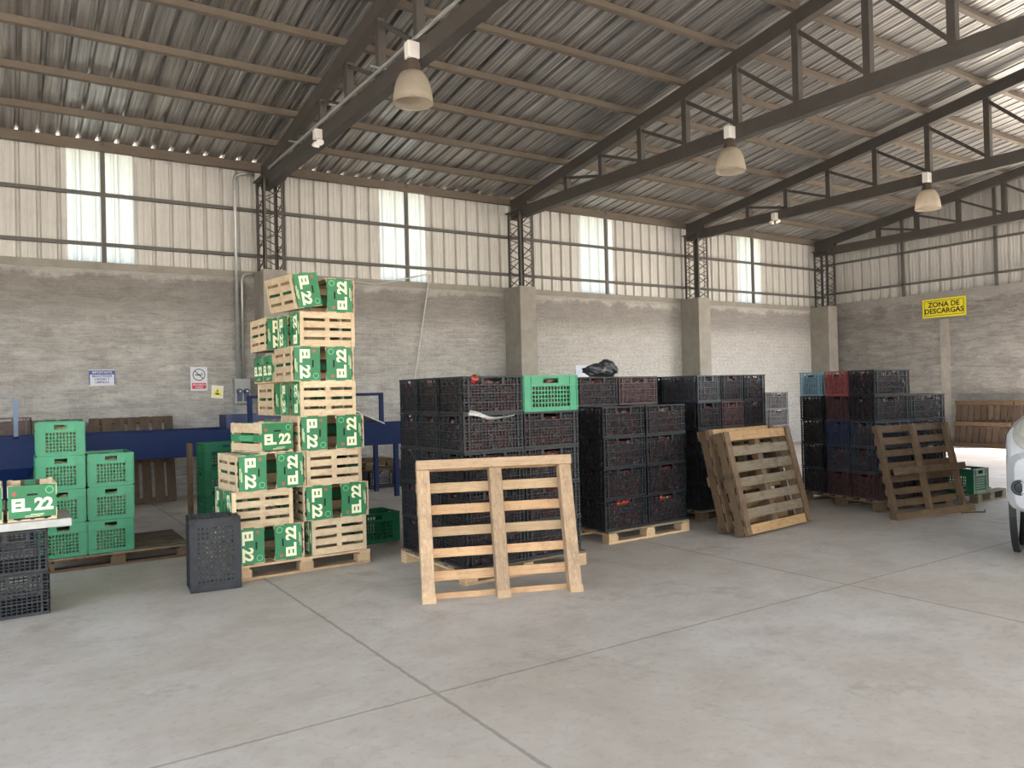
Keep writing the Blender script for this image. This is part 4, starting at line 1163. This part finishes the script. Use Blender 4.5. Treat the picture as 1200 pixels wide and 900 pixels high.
for s in (-1, 1):
    mb = MB(); mb.add([(-1.75, s * .752, 1.26), (-3.2, s * .752, 1.26), (-3.1, s * .742, 1.68), (-2.0, s * .742, 1.68)], [(0, 1, 2, 3)]); mb.build('side_window', CARGLASS, t)
    vs, fs = blob((-.235, s * .70, 1.035), 1, 0, 0, 4, sc=(.17, .15, .165)); 
    MB().add(vs, fs).build('headlamp', LENS, t, smooth=True)
    f = MB().lathe([(0, .0), (.045, .0), (.05, .008), (.055, .0), (.062, .004), (.065, -.03)], 28, (-.035, s * .79, .635), axis='x', close=False).build('fog_lamp', CARBLK, t, smooth=True)
    MB().lathe([(0, .004), (.035, .003), (.045, -.002)], 20, (-.035, s * .79, .635), axis='x', close=False).build('lens', CARGLASS, f)
    for wx in (-.86, -3.95):
        w = MB().lathe([(.2, -.12), (.36, -.12), (.385, -.09), (.385, .09), (.36, .12), (.2, .12)], 36, (wx, s * .57, .385), axis='y').build('wheel', RUBBER, t)
        MB().lathe([(0, s * .125), (.2, s * .11), (.22, s * .125)], 24, (wx, s * .57, .385), axis='y', close=False).build('hub_cap', CHROME, w)
        MB().lathe([(.41, .86), (.46, .86), (.46, .91), (.41, .91)] if s > 0 else [(.41, -.91), (.46, -.91), (.46, -.86), (.41, -.86)], 36, (wx, 0, .42), axis='y', close=False).build('wheel_arch', CARBLK, t)
    MB().add(*blob((-1.7, s * .70, 1.3), 1, 0, 0, 3, sc=(.06, .1, .08))).build('side_mirror', CARBLK, t, smooth=True)
mb = MB()
for k in range(4): mb.box(-.14, -.04, -.5, .5, .9 + k * .05 - .06, .92 + k * .05 - .06)
mb.build('grille', CARBLK, t)
MB().box(-.12, -.005, -.6, .6, .46, .56).build('bumper_intake', CARBLK, t)
MB().box(-.0, .01, -.26, .26, .6, .71).build('number_plate', PAPER, t)

# small twig on the floor
o = MB().tube([(9.0, 4.55, .008), (9.15, 4.5, .008), (9.25, 4.42, .008), (9.42, 4.5, .008)], .008, 6).build('twig', WOOD_OLD); tag(o, 'thin dark twig on the floor before the brown leaning pallet', 'twig')

# ------------------------------------------------------------------ light
w = bpy.data.worlds.new('sky'); scene.world = w; w.use_nodes = True
nt = w.node_tree; nt.nodes.clear()
sky = nt.nodes.new('ShaderNodeTexSky'); sky.sky_type = 'NISHITA'; sky.sun_disc = False
sky.sun_elevation = R(52); sky.sun_rotation = R(140); sky.dust_density = 2.0; sky.air_density = 1.2
bg = nt.nodes.new('ShaderNodeBackground'); bg.inputs[1].default_value = .30
ow = nt.nodes.new('ShaderNodeOutputWorld'); hs = nt.nodes.new('ShaderNodeHueSaturation'); hs.inputs['Saturation'].default_value = .6; nt.links.new(sky.outputs[0], hs.inputs['Color']); nt.links.new(hs.outputs[0], bg.inputs[0]); nt.links.new(bg.outputs[0], ow.inputs[0])
sd = bpy.data.lights.new('sun', 'SUN'); sd.energy = 5.0; sd.angle = R(1.0); sd.color = (1, .97, .93)
so = link(bpy.data.objects.new('sun', sd))
sv = Vector((.55, -.6, 1.25)).normalized()
so.rotation_euler = sv.to_track_quat('Z', 'Y').to_euler()
def portal(name, loc, direction, sx, sy):
    ld = bpy.data.lights.new(name, 'AREA'); ld.shape = 'RECTANGLE'; ld.size = sx; ld.size_y = sy; ld.energy = 1
    ld.cycles.is_portal = True
    o = link(bpy.data.objects.new(name, ld)); o.location = loc
    o.rotation_euler = Vector(direction).to_track_quat('-Z', 'Z').to_euler()
portal('door_portal', (X1 + .3, (DOOR0 + DOOR1) / 2, DOORZ / 2), (-1, 0, 0), DOOR1 - DOOR0, DOORZ)
portal('side_portal', (X0 - .35, (Y0 + 7.5) / 2, 4.75 / 2), (1, 0, 0), 7.5 - Y0, 4.75)
portal('front_portal', ((X0 + X1) / 2, Y0 - .3, 4.75 / 2), (0, 1, 0), X1 - X0, 4.75)

# ------------------------------------------------------------------ camera
f = 908.87
yaw, pitch, roll = R(33.309), R(.5492), R(-1.4168)
fw = Vector((math.sin(yaw) * math.cos(pitch), math.cos(yaw) * math.cos(pitch), math.sin(pitch)))
rt = Vector((math.cos(yaw), -math.sin(yaw), 0)); up = rt.cross(fw)
r2 = rt * math.cos(roll) + up * math.sin(roll); u2 = -rt * math.sin(roll) + up * math.cos(roll)
cd = bpy.data.cameras.new('camera'); cd.sensor_width = 36; cd.lens = f / 1200 * 36; cd.clip_end = 300
co = link(bpy.data.objects.new('camera', cd))
co.matrix_basis = basis((0, 0, 1.5), r2, u2, -fw)
scene.camera = co

scene.view_settings.view_transform = 'Standard'
scene.view_settings.look = 'None'
scene.view_settings.gamma = 1.0
scene.view_settings.use_curve_mapping = False
scene.view_settings.exposure = 2.55
scene.cycles.max_bounces = 10
scene.cycles.diffuse_bounces = 6
scene.cycles.glossy_bounces = 4
scene.cycles.transmission_bounces = 6
scene.cycles.caustics_reflective = False
scene.cycles.caustics_refractive = False
scene.cycles.sample_clamp_indirect = 6
